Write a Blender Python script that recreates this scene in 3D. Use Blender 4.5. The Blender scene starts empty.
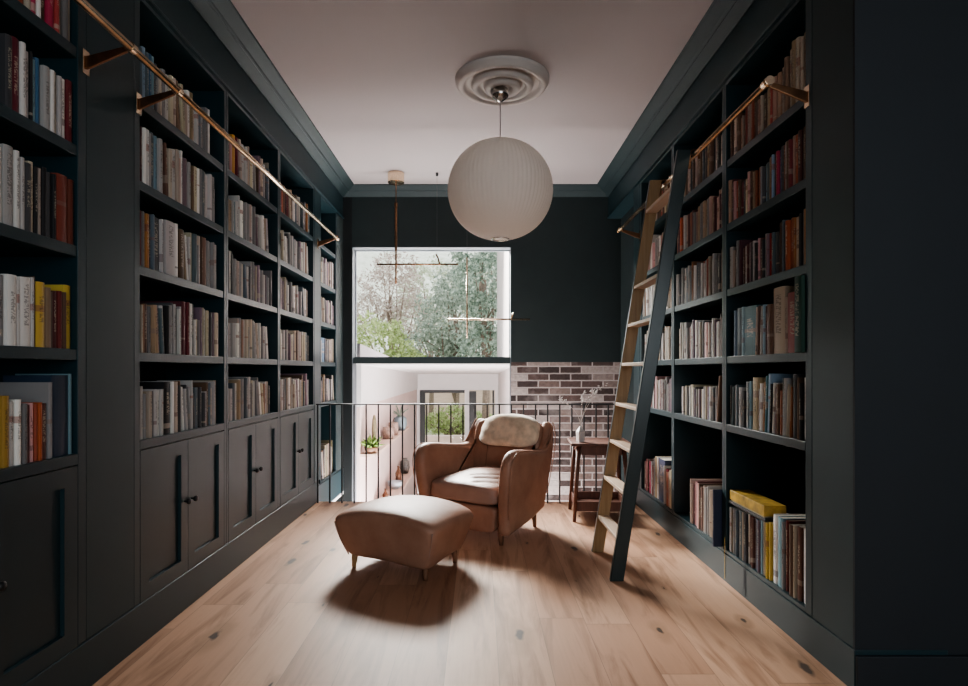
import bpy, bmesh, math, random
from mathutils import Vector, Matrix
random.seed(7)
PI = math.pi
C = bpy.context.scene.collection
sc = bpy.context.scene

# ------------------------------------------------------------------ frame helpers
F, VX, VY, EYE = 600.0, 479.0, 370.0, 1.25      # focal length in px, vanishing point, eye height
XL, XR = -1.535, 1.459                          # faces of the fitted bookcases
YB, YR, HC = 6.77, 5.64, 3.30                   # back wall, railing, ceiling height

# ------------------------------------------------------------------ materials
def new_mat(name):
    m = bpy.data.materials.new(name); m.use_nodes = True
    nt = m.node_tree
    b = nt.nodes['Principled BSDF']
    return m, nt, b

def N(nt, t, **kw):
    n = nt.nodes.new(t)
    for k, v in kw.items(): setattr(n, k, v)
    return n

def mth(nt, op, a, b=None, c=None):
    n = N(nt, 'ShaderNodeMath', operation=op)
    for i, v in enumerate((a, b, c)):
        if v is None: continue
        if isinstance(v, (int, float)): n.inputs[i].default_value = v
        else: nt.links.new(v, n.inputs[i])
    return n.outputs[0]

def mixc(nt, fac, a, b, blend='MIX'):
    n = N(nt, 'ShaderNodeMix', data_type='RGBA', blend_type=blend)
    for i, v in ((0, fac), (6, a), (7, b)):
        if isinstance(v, (int, float)): n.inputs[i].default_value = v
        elif isinstance(v, tuple): n.inputs[i].default_value = (*v, 1) if len(v) == 3 else v
        else: nt.links.new(v, n.inputs[i])
    return n.outputs[2]

def ramp(nt, fac, stops, interp='LINEAR'):
    n = N(nt, 'ShaderNodeValToRGB'); n.color_ramp.interpolation = interp
    e = n.color_ramp.elements
    while len(e) < len(stops): e.new(0.5)
    for k, (p, c) in enumerate(stops):
        e[k].position = p; e[k].color = (*c, 1)
    nt.links.new(fac, n.inputs[0])
    return n.outputs[0]

def noise(nt, vec, scale, detail=3, rough=.5):
    n = N(nt, 'ShaderNodeTexNoise')
    n.inputs['Scale'].default_value = scale; n.inputs['Detail'].default_value = detail
    n.inputs['Roughness'].default_value = rough
    if vec is not None: nt.links.new(vec, n.inputs['Vector'])
    return n.outputs['Fac']

def bump(nt, b, h, strength=.2, dist=.002):
    n = N(nt, 'ShaderNodeBump'); n.inputs['Strength'].default_value = strength
    n.inputs['Distance'].default_value = dist
    nt.links.new(h, n.inputs['Height']); nt.links.new(n.outputs[0], b.inputs['Normal'])

def mat(name, col, rough=.5, metal=0., var=.12, scale=6., bmp=.0, bscale=80., spec=.5, sheen=0.):
    m, nt, b = new_mat(name)
    tc = N(nt, 'ShaderNodeTexCoord')
    f = noise(nt, tc.outputs['Object'], scale, 3)
    lo = tuple(c * (1 - var) for c in col); hi = tuple(min(1, c * (1 + var)) for c in col)
    nt.links.new(ramp(nt, f, [(.3, lo), (.7, hi)]), b.inputs['Base Color'])
    b.inputs['Roughness'].default_value = rough; b.inputs['Metallic'].default_value = metal
    b.inputs['Specular IOR Level'].default_value = spec
    if sheen: b.inputs['Sheen Weight'].default_value = sheen
    if bmp: bump(nt, b, noise(nt, tc.outputs['Object'], bscale, 4), bmp)
    return m

PAINT = (.0135, .0245, .0285)
M = {}
M['paint'] = mat('dark teal satin paint', (.0110, .0320, .0385), .5, var=.06, bmp=.04, bscale=40)
M['paint_case'] = mat('dark teal joinery paint', (.0095, .0300, .0375), .38, var=.05, bmp=.03, bscale=40, spec=.5)
M['paint_shade'] = mat('dark teal paint darkened as shade', (.007, .010, .011), .55, var=.05)  # shade of the case recesses put into the colour
M['paint_wall'] = mat('dark teal wall paint', (.0195, .033, .035), .7, var=.06)
M['crown'] = mat('dark teal cornice paint', (.013, .030, .034), .65, var=.05)
M['ceiling'] = mat('ceiling paint', (.44, .40, .40), .85, var=.02, scale=1.)
M['plaster'] = mat('white ceiling rose plaster', (.52, .48, .455), .75, var=.03)
M['white'] = mat('white render', (.80, .78, .78), .8, var=.02)
M['reveal'] = mat('pale window reveal paint', (.15, .17, .19), .6, var=.02)
M['pink'] = mat('pale pink plaster', (.72, .58, .55), .85, var=.05, scale=2)
M['party'] = mat('pale pink outside render', (.33, .285, .275), .9, var=.06, scale=2)
M['paleF'] = mat('pale stone floor', (.62, .57, .53), .6, var=.05)
M['blackm'] = mat('black painted steel', (.010, .011, .012), .45, var=.1)
M['brass'] = mat('aged brass', (.86, .68, .50), .22, 1., var=.12, scale=30)
M['bronze'] = mat('dark antique brass', (.20, .105, .06), .38, 1., var=.2, scale=30)
M['chrome'] = mat('polished nickel', (.6, .58, .56), .2, 1., var=.03)
M['walnut'] = None
M['coping'] = mat('lead grey coping', (.17, .145, .155), .7, var=.08)

def leather(name, c1, c2, rough=.5, sc1=5.):
    m, nt, b = new_mat(name)
    tc = N(nt, 'ShaderNodeTexCoord')
    f = noise(nt, tc.outputs['Object'], sc1, 5, .6)
    nt.links.new(ramp(nt, f, [(.25, c1), (.75, c2)]), b.inputs['Base Color'])
    b.inputs['Roughness'].default_value = rough
    b.inputs['Specular IOR Level'].default_value = .4
    v = N(nt, 'ShaderNodeTexVoronoi'); v.inputs['Scale'].default_value = 160
    nt.links.new(tc.outputs['Object'], v.inputs['Vector'])
    h = mth(nt, 'ADD', v.outputs['Distance'], mth(nt, 'MULTIPLY', noise(nt, tc.outputs['Object'], 14, 4), 3.))
    bump(nt, b, h, .25, .003)
    return m
M['leather'] = leather('tan leather', (.275, .132, .086), (.41, .228, .158), .50)
M['leather_seat'] = leather('worn tan leather', (.26, .15, .112), (.40, .25, .20), .44, 3.)
M['hide'] = mat('cream suede', (.66, .50, .37), .9, var=.25, scale=14, bmp=.6, bscale=60, sheen=.4)

def wood(name, c1, c2, axis=2, rough=.5, sc_=1.):
    m, nt, b = new_mat(name)
    tc = N(nt, 'ShaderNodeTexCoord'); mp = N(nt, 'ShaderNodeMapping')
    s = [28 * sc_] * 3; s[axis] = 1.6 * sc_
    mp.inputs['Scale'].default_value = s
    nt.links.new(tc.outputs['Object'], mp.inputs['Vector'])
    f = noise(nt, mp.outputs[0], 1.5, 5, .65)
    nt.links.new(ramp(nt, f, [(.25, c1), (.75, c2)]), b.inputs['Base Color'])
    b.inputs['Roughness'].default_value = rough
    bump(nt, b, f, .1, .002)
    return m
M['walnut'] = wood('dark walnut', (.085, .032, .020), (.17, .07, .045))
M['oak'] = wood('oiled oak', (.26, .155, .07), (.42, .27, .14))
M['oak_tread'] = wood('pale oak treads', (.46, .32, .22), (.62, .47, .36), axis=1)
M['legwood'] = wood('brown leg timber', (.13, .06, .035), (.24, .12, .07))

def floor_mat():
    m, nt, b = new_mat('oak plank floor')
    L = nt.links.new
    tc = N(nt, 'ShaderNodeTexCoord'); sp = N(nt, 'ShaderNodeSeparateXYZ')
    L(tc.outputs['Object'], sp.inputs[0])
    W, LEN = .222, 2.3
    xs = mth(nt, 'DIVIDE', mth(nt, 'ADD', sp.outputs[0], 50.09), W)
    row = mth(nt, 'FLOOR', xs); fx = mth(nt, 'FRACT', xs)
    wn = N(nt, 'ShaderNodeTexWhiteNoise', noise_dimensions='1D'); L(row, wn.inputs['W'])
    ys = mth(nt, 'ADD', mth(nt, 'DIVIDE', sp.outputs[1], LEN), mth(nt, 'MULTIPLY', wn.outputs['Value'], 7.3))
    pl = mth(nt, 'FLOOR', ys); fy = mth(nt, 'FRACT', ys)
    cb = N(nt, 'ShaderNodeCombineXYZ'); L(row, cb.inputs[0]); L(pl, cb.inputs[1])
    w2 = N(nt, 'ShaderNodeTexWhiteNoise', noise_dimensions='3D'); L(cb.outputs[0], w2.inputs['Vector'])
    rnd = w2.outputs['Value']
    # grain: stretched along the plank, shifted per plank
    gv = N(nt, 'ShaderNodeCombineXYZ')
    L(mth(nt, 'MULTIPLY', sp.outputs[0], 9.), gv.inputs[0])
    L(mth(nt, 'MULTIPLY', sp.outputs[1], .9), gv.inputs[1])
    L(mth(nt, 'MULTIPLY', rnd, 40.), gv.inputs[2])
    n1 = N(nt, 'ShaderNodeTexNoise'); n1.inputs['Scale'].default_value = 1.3; n1.inputs['Detail'].default_value = 6
    n1.inputs['Roughness'].default_value = .6; n1.inputs['Distortion'].default_value = .8
    L(gv.outputs[0], n1.inputs['Vector'])
    fine = N(nt, 'ShaderNodeCombineXYZ')
    L(mth(nt, 'MULTIPLY', sp.outputs[0], 90.), fine.inputs[0]); L(mth(nt, 'MULTIPLY', sp.outputs[1], 3.), fine.inputs[1])
    L(mth(nt, 'MULTIPLY', rnd, 40.), fine.inputs[2])
    n2 = noise(nt, fine.outputs[0], 1., 3)
    base = ramp(nt, rnd, [(0., (.37, .198, .12)), (.45, (.475, .272, .175)), (1., (.55, .335, .222))])
    g = ramp(nt, n1.outputs['Fac'], [(.30, (.52, .43, .36)), (.52, (1, 1, 1)), (.75, (1.0, .98, .95))])
    col = mixc(nt, 1., base, g, 'MULTIPLY')
    col = mixc(nt, mth(nt, 'MULTIPLY', mth(nt, 'SUBTRACT', n2, .35), .35), col, (.25, .14, .08))
    # knots
    kv = N(nt, 'ShaderNodeCombineXYZ')
    L(mth(nt, 'MULTIPLY', sp.outputs[0], 4.2), kv.inputs[0]); L(mth(nt, 'MULTIPLY', sp.outputs[1], 1.45), kv.inputs[1])
    wob = noise(nt, tc.outputs['Object'], 9, 3)
    L(mth(nt, 'MULTIPLY', wob, .25), kv.inputs[2])
    vo = N(nt, 'ShaderNodeTexVoronoi', voronoi_dimensions='2D'); vo.inputs['Scale'].default_value = 1.0
    vv = N(nt, 'ShaderNodeVectorMath', operation='ADD'); L(kv.outputs[0], vv.inputs[0])
    cw = N(nt, 'ShaderNodeCombineXYZ'); L(mth(nt, 'MULTIPLY', wob, .22), cw.inputs[0]); L(mth(nt, 'MULTIPLY', wob, .18), cw.inputs[1])
    L(cw.outputs[0], vv.inputs[1]); L(vv.outputs[0], vo.inputs['Vector'])
    sc_ = N(nt, 'ShaderNodeSeparateColor'); L(vo.outputs['Color'], sc_.inputs[0])
    size = mth(nt, 'MULTIPLY', mth(nt, 'MAXIMUM', mth(nt, 'SUBTRACT', sc_.outputs[0], .45), 0.), .23)
    kn = mth(nt, 'SUBTRACT', 1., mth(nt, 'DIVIDE', vo.outputs['Distance'], mth(nt, 'ADD', size, .0001)))
    kn = mth(nt, 'MINIMUM', mth(nt, 'MAXIMUM', mth(nt, 'MULTIPLY', kn, 2.0), 0.), .95)
    halo = mth(nt, 'MINIMUM', mth(nt, 'MAXIMUM', mth(nt, 'SUBTRACT', 1., mth(nt, 'DIVIDE', vo.outputs['Distance'], mth(nt, 'ADD', mth(nt, 'MULTIPLY', size, 3.2), .0001))), 0.), .45)
    col = mixc(nt, halo, col, (.26, .14, .075))
    col = mixc(nt, kn, col, (.035, .018, .010))
    # seams
    ex = mth(nt, 'MINIMUM', fx, mth(nt, 'SUBTRACT', 1., fx))
    ey = mth(nt, 'MINIMUM', fy, mth(nt, 'SUBTRACT', 1., fy))
    sx = mth(nt, 'LESS_THAN', ex, .0065); sy = mth(nt, 'LESS_THAN', ey, .0010)
    seam = mth(nt, 'MAXIMUM', sx, sy)
    col = mixc(nt, mth(nt, 'MULTIPLY', seam, .45), col, (.10, .055, .03))
    L(col, b.inputs['Base Color'])
    b.inputs['Roughness'].default_value = .52
    b.inputs['Specular IOR Level'].default_value = .35
    h = mth(nt, 'SUBTRACT', mth(nt, 'MULTIPLY', n1.outputs['Fac'], .3), seam)
    bump(nt, b, h, .15, .003)
    return m
M['floor'] = floor_mat()

def brick_mat():
    m, nt, b = new_mat('reclaimed brick')
    L = nt.links.new
    tc = N(nt, 'ShaderNodeTexCoord'); sp = N(nt, 'ShaderNodeSeparateXYZ'); L(tc.outputs['Object'], sp.inputs[0])
    w = noise(nt, tc.outputs['Object'], 22, 3)
    cb = N(nt, 'ShaderNodeCombineXYZ')
    L(mth(nt, 'ADD', mth(nt, 'ADD', sp.outputs[0], mth(nt, 'MULTIPLY', sp.outputs[1], 1.)), mth(nt, 'MULTIPLY', w, .008)), cb.inputs[0])
    L(mth(nt, 'ADD', mth(nt, 'ADD', sp.outputs[2], .066), mth(nt, 'MULTIPLY', w, .008)), cb.inputs[1])
    br = N(nt, 'ShaderNodeTexBrick'); L(cb.outputs[0], br.inputs['Vector'])
    for k, v in (('Scale', 1.), ('Mortar Size', .0085), ('Mortar Smooth', .25), ('Bias', 0.), ('Brick Width', .244), ('Row Height', .080)):
        br.inputs[k].default_value = v
    br.inputs['Color1'].default_value = (0, 0, 0, 1); br.inputs['Color2'].default_value = (1, 1, 1, 1)
    br.inputs['Mortar'].default_value = (.5, .5, .5, 1)
    cr = ramp(nt, br.outputs['Color'], [(0., (.045, .034, .033)), (.3, (.095, .065, .060)), (.55, (.15, .10, .09)), (.72, (.25, .19, .17)), (.84, (.40, .34, .32)), (1., (.48, .42, .40))])
    cr = mixc(nt, .5, cr, ramp(nt, noise(nt, tc.outputs['Object'], 30, 4), [(.3, (.55, .55, .55)), (.7, (1.3, 1.3, 1.3))]), 'MULTIPLY')
    wash = noise(nt, tc.outputs['Object'], 4.5, 4)
    cr = mixc(nt, mth(nt, 'MULTIPLY', mth(nt, 'MAXIMUM', mth(nt, 'SUBTRACT', wash, .52), 0.), 2.2), cr, (.46, .40, .385))
    col = mixc(nt, br.outputs['Fac'], cr, (.46, .40, .385))
    L(col, b.inputs['Base Color']); b.inputs['Roughness'].default_value = .9
    h = mth(nt, 'ADD', mth(nt, 'MULTIPLY', br.outputs['Fac'], -1.), mth(nt, 'MULTIPLY', noise(nt, tc.outputs['Object'], 60, 4), .5))
    bump(nt, b, h, .6, .008)
    return m
M['brick'] = brick_mat()

def glass_mat():
    m, nt, b = new_mat('clear window glass')
    nt.nodes.remove(b)
    out = nt.nodes['Material Output']
    t = N(nt, 'ShaderNodeBsdfTransparent'); g = N(nt, 'ShaderNodeBsdfGlossy'); g.inputs['Roughness'].default_value = .02
    t.inputs[0].default_value = (.95, .97, .96, 1)
    fr = N(nt, 'ShaderNodeFresnel'); fr.inputs[0].default_value = 1.04
    mx = N(nt, 'ShaderNodeMixShader')
    nt.links.new(fr.outputs[0], mx.inputs[0]); nt.links.new(t.outputs[0], mx.inputs[1]); nt.links.new(g.outputs[0], mx.inputs[2])
    nt.links.new(mx.outputs[0], out.inputs[0])
    return m
M['glass'] = glass_mat()

def shade_mat():
    m, nt, b = new_mat('translucent lamp vinyl')
    b.inputs['Base Color'].default_value = (.90, .85, .80, 1); b.inputs['Roughness'].default_value = .6
    tc = N(nt, 'ShaderNodeTexCoord')
    bump(nt, b, noise(nt, tc.outputs['Object'], 60, 3), .08)
    tr = N(nt, 'ShaderNodeBsdfTranslucent'); tr.inputs[0].default_value = (.92, .87, .82, 1)
    mx = N(nt, 'ShaderNodeMixShader'); mx.inputs[0].default_value = .45
    out = nt.nodes['Material Output']
    nt.links.new(b.outputs[0], mx.inputs[1]); nt.links.new(tr.outputs[0], mx.inputs[2]); nt.links.new(mx.outputs[0], out.inputs[0])
    return m
M['shade'] = shade_mat()

def leaf_mat(name, stops, sc_=7.):
    m, nt, b = new_mat(name)
    tc = N(nt, 'ShaderNodeTexCoord')
    f = noise(nt, tc.outputs['Object'], sc_, 6, .8)
    col = ramp(nt, f, stops)
    nt.links.new(col, b.inputs['Base Color']); b.inputs['Roughness'].default_value = .6
    tr = N(nt, 'ShaderNodeBsdfTranslucent'); nt.links.new(col, tr.inputs[0])
    mx = N(nt, 'ShaderNodeMixShader'); mx.inputs[0].default_value = .45
    out = nt.nodes['Material Output']
    nt.links.new(b.outputs[0], mx.inputs[1]); nt.links.new(tr.outputs[0], mx.inputs[2]); nt.links.new(mx.outputs[0], out.inputs[0])
    return m
M['leaf_lime'] = leaf_mat('lime leaves', [(.38, (.16, .22, .05)), (.62, (.58, .64, .34))])
M['leaf_grey'] = leaf_mat('grey green leaves', [(.38, (.10, .14, .10)), (.62, (.56, .60, .52))])
M['leaf_blossom'] = leaf_mat('pinkish brown sprays', [(.38, (.24, .17, .14)), (.62, (.70, .61, .56))])
M['leaf_dark'] = leaf_mat('blue green leaves', [(.38, (.05, .09, .06)), (.62, (.50, .57, .48))])
M['leaf_pale'] = leaf_mat('pale green leaves', [(.38, (.26, .30, .18)), (.62, (.66, .68, .55))])
M['bark'] = mat('bark', (.20, .15, .12), .9, var=.3, scale=20)
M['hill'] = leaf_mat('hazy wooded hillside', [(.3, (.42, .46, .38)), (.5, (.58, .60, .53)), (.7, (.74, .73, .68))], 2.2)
M['lawn'] = leaf_mat('pale lawn', [(.3, (.16, .18, .10)), (.7, (.26, .27, .17))], 1.)
M['fence'] = wood('weathered fence timber', (.42, .30, .24), (.58, .45, .38), axis=0)
M['lowwall'] = mat('pinkish garden wall', (.62, .46, .40), .9, var=.1)
M['cactus'] = mat('cactus skin', (.20, .17, .10), .7, var=.2, scale=20)
M['succ'] = mat('succulent leaves', (.22, .34, .08), .5, var=.3, scale=20)
M['terra'] = mat('brown pot', (.25, .14, .09), .6)
M['basket'] = mat('woven basket', (.33, .24, .20), .8, var=.3, scale=60, bmp=.5)
M['bowl'] = mat('pale blue ceramic', (.45, .50, .55), .4)
M['bottle'] = mat('brown glass bottle', (.10, .04, .02), .2)
M['vase_dk'] = mat('dark patterned vase', (.07, .065, .06), .4, var=.7, scale=40)
M['ceramic'] = mat('white ceramic', (.66, .62, .60), .5, var=.03)
M['twig'] = mat('pale dried twig', (.55, .47, .42), .8)
M['shelfw'] = wood('pale pink shelf timber', (.62, .44, .36), (.78, .62, .54), axis=1)
M['pages'] = mat('book pages', (.50, .45, .38), .9, var=.12, scale=60)

# ------------------------------------------------------------------ mesh builder
class MB:
    def __init__(s): s.v = []; s.f = []; s.mi = []; s.uv = None
    def add(s, vs, fs, mi=0):
        o = len(s.v); s.v += [tuple(v) for v in vs]
        for f in fs: s.f.append([o + i for i in f]); s.mi.append(mi)
        return s
    def box(s, x0, x1, y0, y1, z0, z1, mi=0):
        if x0 > x1: x0, x1 = x1, x0
        if y0 > y1: y0, y1 = y1, y0
        if z0 > z1: z0, z1 = z1, z0
        v = [(x, y, z) for z in (z0, z1) for y in (y0, y1) for x in (x0, x1)]
        return s.add(v, [(0, 2, 3, 1), (4, 5, 7, 6), (0, 1, 5, 4), (2, 6, 7, 3), (0, 4, 6, 2), (1, 3, 7, 5)], mi)
    def hexa(s, a, b, mi=0):       # two quads (4 pts each), bottom/top
        return s.add(list(a) + list(b), [(3, 2, 1, 0), (4, 5, 6, 7), (0, 1, 5, 4), (1, 2, 6, 5), (2, 3, 7, 6), (3, 0, 4, 7)], mi)
    def tube(s, pts, r, n=8, cap=True, mi=0):
        pts = [Vector(p) for p in pts]
        rs = r if isinstance(r, (list, tuple)) else [r] * len(pts)
        rings = []; up = None
        for i, p in enumerate(pts):
            d = (pts[min(i + 1, len(pts) - 1)] - pts[max(i - 1, 0)])
            if d.length < 1e-9: d = Vector((0, 0, 1))
            d.normalize()
            if up is None:
                up = Vector((0, 0, 1)) if abs(d.z) < .9 else Vector((1, 0, 0))
            a = d.cross(up)
            if a.length < 1e-6: up = Vector((0, 1, 0)); a = d.cross(up)
            a.normalize(); b_ = a.cross(d).normalized(); up = b_
            rings.append([p + (a * math.cos(2 * PI * k / n) + b_ * math.sin(2 * PI * k / n)) * rs[i] for k in range(n)])
        vs = [v for q in rings for v in q]; fs = []
        for i in range(len(pts) - 1):
            for k in range(n):
                k2 = (k + 1) % n
                fs.append((i * n + k, i * n + k2, (i + 1) * n + k2, (i + 1) * n + k))
        if cap:
            fs.append(tuple(range(n))); fs.append(tuple(reversed(range((len(pts) - 1) * n, len(pts) * n))))
        return s.add(vs, fs, mi)
    def lathe(s, prof, n=32, c=(0, 0, 0), mi=0):
        vs = []; fs = []
        for r, z in prof:
            for k in range(n):
                a = 2 * PI * k / n
                vs.append((c[0] + r * math.cos(a), c[1] + r * math.sin(a), c[2] + z))
        for i in range(len(prof) - 1):
            for k in range(n):
                k2 = (k + 1) % n
                fs.append((i * n + k, i * n + k2, (i + 1) * n + k2, (i + 1) * n + k))
        return s.add(vs, fs, mi)
    def extrude(s, prof, axis, a, b, mi=0):   # profile of (u, z); axis 'y': u = x ; axis 'x': u = y
        n = len(prof)
        if axis == 'y': vs = [(u, a, z) for u, z in prof] + [(u, b, z) for u, z in prof]
        else: vs = [(a, u, z) for u, z in prof] + [(b, u, z) for u, z in prof]
        fs = [(i, (i + 1) % n, (i + 1) % n + n, i + n) for i in range(n)]
        fs += [tuple(range(n)), tuple(reversed(range(n, 2 * n)))]
        return s.add(vs, fs, mi)
    def shift(s, d):
        s.v = [(v[0] + d[0], v[1] + d[1], v[2] + d[2]) for v in s.v]; return s
    def build(s, name, m, parent=None, smooth=False, bevel=0., seg=2, sub=0, recalc=True):
        me = bpy.data.meshes.new(name)
        off = parent.location if (parent is not None and parent.get('_w')) else None
        vs = s.v
        if off is not None and parent.rotation_euler.z == 0:
            vs = [(v[0] - off[0], v[1] - off[1], v[2] - off[2]) for v in vs]
        me.from_pydata(vs, [], s.f)
        ms = m if isinstance(m, (list, tuple)) else [m]
        for q in ms: me.materials.append(q)
        me.polygons.foreach_set('material_index', s.mi)
        if recalc:
            bm = bmesh.new(); bm.from_mesh(me); bmesh.ops.recalc_face_normals(bm, faces=bm.faces); bm.to_mesh(me); bm.free()
        if smooth: me.polygons.foreach_set('use_smooth', [True] * len(me.polygons))
        o = bpy.data.objects.new(name, me); C.objects.link(o)
        if parent is not None: o.parent = parent
        if bevel:
            bv = o.modifiers.new('bevel', 'BEVEL'); bv.width = bevel; bv.segments = seg; bv.limit_method = 'ANGLE'; bv.angle_limit = math.radians(40)
            if smooth is False and seg > 1: pass
        if sub:
            sb = o.modifiers.new('sub', 'SUBSURF'); sb.levels = sub; sb.render_levels = sub
        me.update()
        return o

def tag(o, label=None, cat=None, group=None, kind=None):
    if label: o['label'] = label
    if cat: o['category'] = cat
    if group: o['group'] = group
    if kind: o['kind'] = kind
    return o

def thing(name, loc, label, cat, group=None, rz=0., world=True):
    o = bpy.data.objects.new(name, None); C.objects.link(o)
    o.empty_display_size = .1
    o.location = loc; o.rotation_euler = (0, 0, rz)
    tag(o, label, cat, group)
    if world: o['_w'] = 1           # parts are given in world coordinates and moved to local ones on build
    return o

def struct(name, mb, m, **kw):
    o = mb.build(name, m, **kw); o['kind'] = 'structure'; return o

# ------------------------------------------------------------------ room shell
# floor of the library: a slab that stops at the railing
struct('floor', MB().box(-2.2, 4.0, -2.6, 5.70, -.02, 0), M['floor'])
struct('trim_1', MB().box(-2.2, 4.0, 5.66, 5.715, -.32, -.021), M['white'])
struct('floor_lower', MB().box(-2.2, 2.2, 5.2, 13.4, -1.55, -1.5), M['paleF'])
struct('wall_under', MB().box(-2.2, 2.2, 5.1, 5.2, -1.55, -.32), M['white'])
struct('ceiling', MB().box(-2.2, 4.0, -2.6, YB + .2, HC, HC + .1), M['ceiling'])
# left wall: backing behind the cases plus flush panels between them
struct('wall_left', MB().box(-2.0, -1.91, -2.6, YB, 0, HC), M['paint_wall'])
struct('wall_left_panel', MB().box(XL, -1.905, 2.346, 2.669, .195, 2.95), M['paint'])
struct('wall_left_pier', MB().box(XL, -1.905, 5.606, 5.794, .195, 2.95), M['paint_case'])
struct('wall_left_end', MB().box(XL, -1.905, 6.466, YB, .15, 2.95), M['paint_wall'])
struct('wall_left_front', MB().box(XL, -1.905, -2.6, 1.396, .195, 2.95), M['paint'])
struct('wall_left_void', MB().box(-1.62, -2.0, 5.70, YB, -1.5, -.15), M['blackm'])
struct('trim_2', MB().box(XL + .004, -1.9, 5.72, YB, -.15, -.118), M['white'])
# right wall
struct('wall_right', MB().box(1.83, 1.92, 2.345, YB, 0, HC), M['paint_wall'])
struct('wall_right_panel', MB().box(XR, 1.825, 2.341, 2.625, .167, 2.95), M['paint'])
struct('wall_right_pier', MB().box(XR, 1.825, 5.456, 5.66, .167, 2.95), M['paint_case'])
struct('wall_right_recess', MB().box(1.60, 1.83, 5.665, YB, -1.5, 2.95), M['paint_wall'])
struct('wall_right_return', MB().box(XR, 4.0, 2.33, 2.34, 0, HC), mat('near black navy wall paint', (.0095, .0135, .018), .7, var=.05))
struct('wall_right_front', MB().box(3.9, 4.0, -2.6, 2.33, 0, HC), M['paint_wall'])
struct('wall_behind', MB().box(-2.0, 4.0, -2.7, -2.6, 0, HC), M['white'])
# plinths / baseboards
struct('baseboard_left', MB().box(XL + .004, -1.9, -2.6, 5.70, 0, .19), M['paint_case'], bevel=.003)
struct('baseboard_left_end', MB().box(XL + .004, -1.9, 5.70, YB, -.118, .145), M['paint_case'], bevel=.003)
struct('baseboard_right', MB().box(XR - .004, 1.82, 2.326, 5.64, 0, .163), M['paint_case'], bevel=.003)
struct('baseboard_return', MB().box(XR, 4.0, 2.312, 2.33, 0, .145), bpy.data.materials['near black navy wall paint'], bevel=.004)
# friezes and cornices
CR = [(0, 0), (0, -.098), (.010, -.102), (.018, -.094), (.068, -.058), (.074, -.064), (.082, -.058), (.088, -.050), (.146, -.014), (.152, -.012), (.157, -.004), (.157, 0)]
def cornice(name, axis, sgn, base, a, b):
    struct(name, MB().extrude([(base + sgn * (u - .02), HC + z) for u, z in CR] , axis, a, b), M['crown'])
struct('trim_3', MB().box(XL, -1.9, -2.6, YB, 2.955, HC), M['paint'])
struct('trim_4', MB().box(XR, 1.825, 2.341, YB, 2.955, HC), M['paint'])
cornice('cornice_left', 'y', 1, XL + .02, -2.6, YB)
cornice('cornice_right', 'y', -1, XR - .02, 2.33 - .13, YB)
cornice('cornice_back', 'x', -1, YB - .02, XL, XR)
cornice('cornice_return', 'x', -1, 2.33 - .02, XR - .13, 4.0)
struct('trim_5', MB().extrude([(XL, 2.957), (XL + .014, 2.957), (XL + .016, 2.966), (XL + .008, 2.976), (XL, 2.98)], 'y', -2.6, YB), M['paint_case'])
struct('trim_6', MB().extrude([(XR, 2.957), (XR - .014, 2.957), (XR - .016, 2.966), (XR - .008, 2.976), (XR, 2.98)], 'y', 2.33, YB), M['paint_case'])
# back wall: opening X -1.433..0.361, Z -1.5..2.638
OX0, OX1, OZ1 = -1.433, .361, 2.638
YW = YB + .2
struct('wall_back', MB().box(OX1, 1.83, YB - .006, YW, 1.34, HC).box(OX0, OX1, YB, YW, OZ1, HC), M['paint_wall'])
struct('wall_back_strip', MB().box(-1.9, OX0, YB, YW, -1.5, HC), M['paint_shade'])  # shade beside the opening painted as near-black colour
struct('wall_back_brick', MB().box(OX1, 1.83, YB, YW, -1.5, 1.339), M['brick'])
struct('trim_7', MB().box(OX0, OX0 + .006, YB + .004, YW + .02, -1.5, OZ1).box(OX1 - .006, OX1, YB + .004, YW + .02, -1.5, OZ1).box(OX0, OX1, YB + .004, YW + .02, OZ1 - .006, OZ1), M['reveal'])
struct('trim_8', MB().box(OX0 + .006, OX1 - .006, YB + .02, YW, 1.325, 1.392), M['paint_wall'])
# upper fixed window
w = struct('window_1', MB().box(OX0 + .006, OX0 + .014, YW - .05, YW, 1.393, 2.632).box(OX1 - .014, OX1 - .006, YW - .05, YW, 1.393, 2.632)
           .box(OX0 + .014, OX1 - .014, YW - .05, YW, 2.624, 2.632).box(OX0 + .014, OX1 - .014, YW - .05, YW, 1.393, 1.401), M['reveal'])
pane = MB().box(OX0 + .014, OX1 - .014, YW - .028, YW - .022, 1.401, 2.624).build('window_pane', M['glass'], w)

# ------------------------------------------------------------------ garden room beyond the opening
YF = 13.45
struct('wall_garden_left', MB().box(-1.39, -1.6, YW + .02, YF, -1.5, .82), M['pink'])
struct('wall_garden_bulkhead', MB().box(-1.375, -1.6, YW + .02, YF, .82, 1.33), M['white'])
# party wall runs on above the roof outside
struct('wall_garden_right', MB().box(.45, .75, YW + .02, YF + 1.5, -1.5, 4.4), M['party'])
struct('wall_garden_lining', MB().box(.43, .449, YW + .02, YF, -1.5, 1.3), M['white'])
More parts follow.
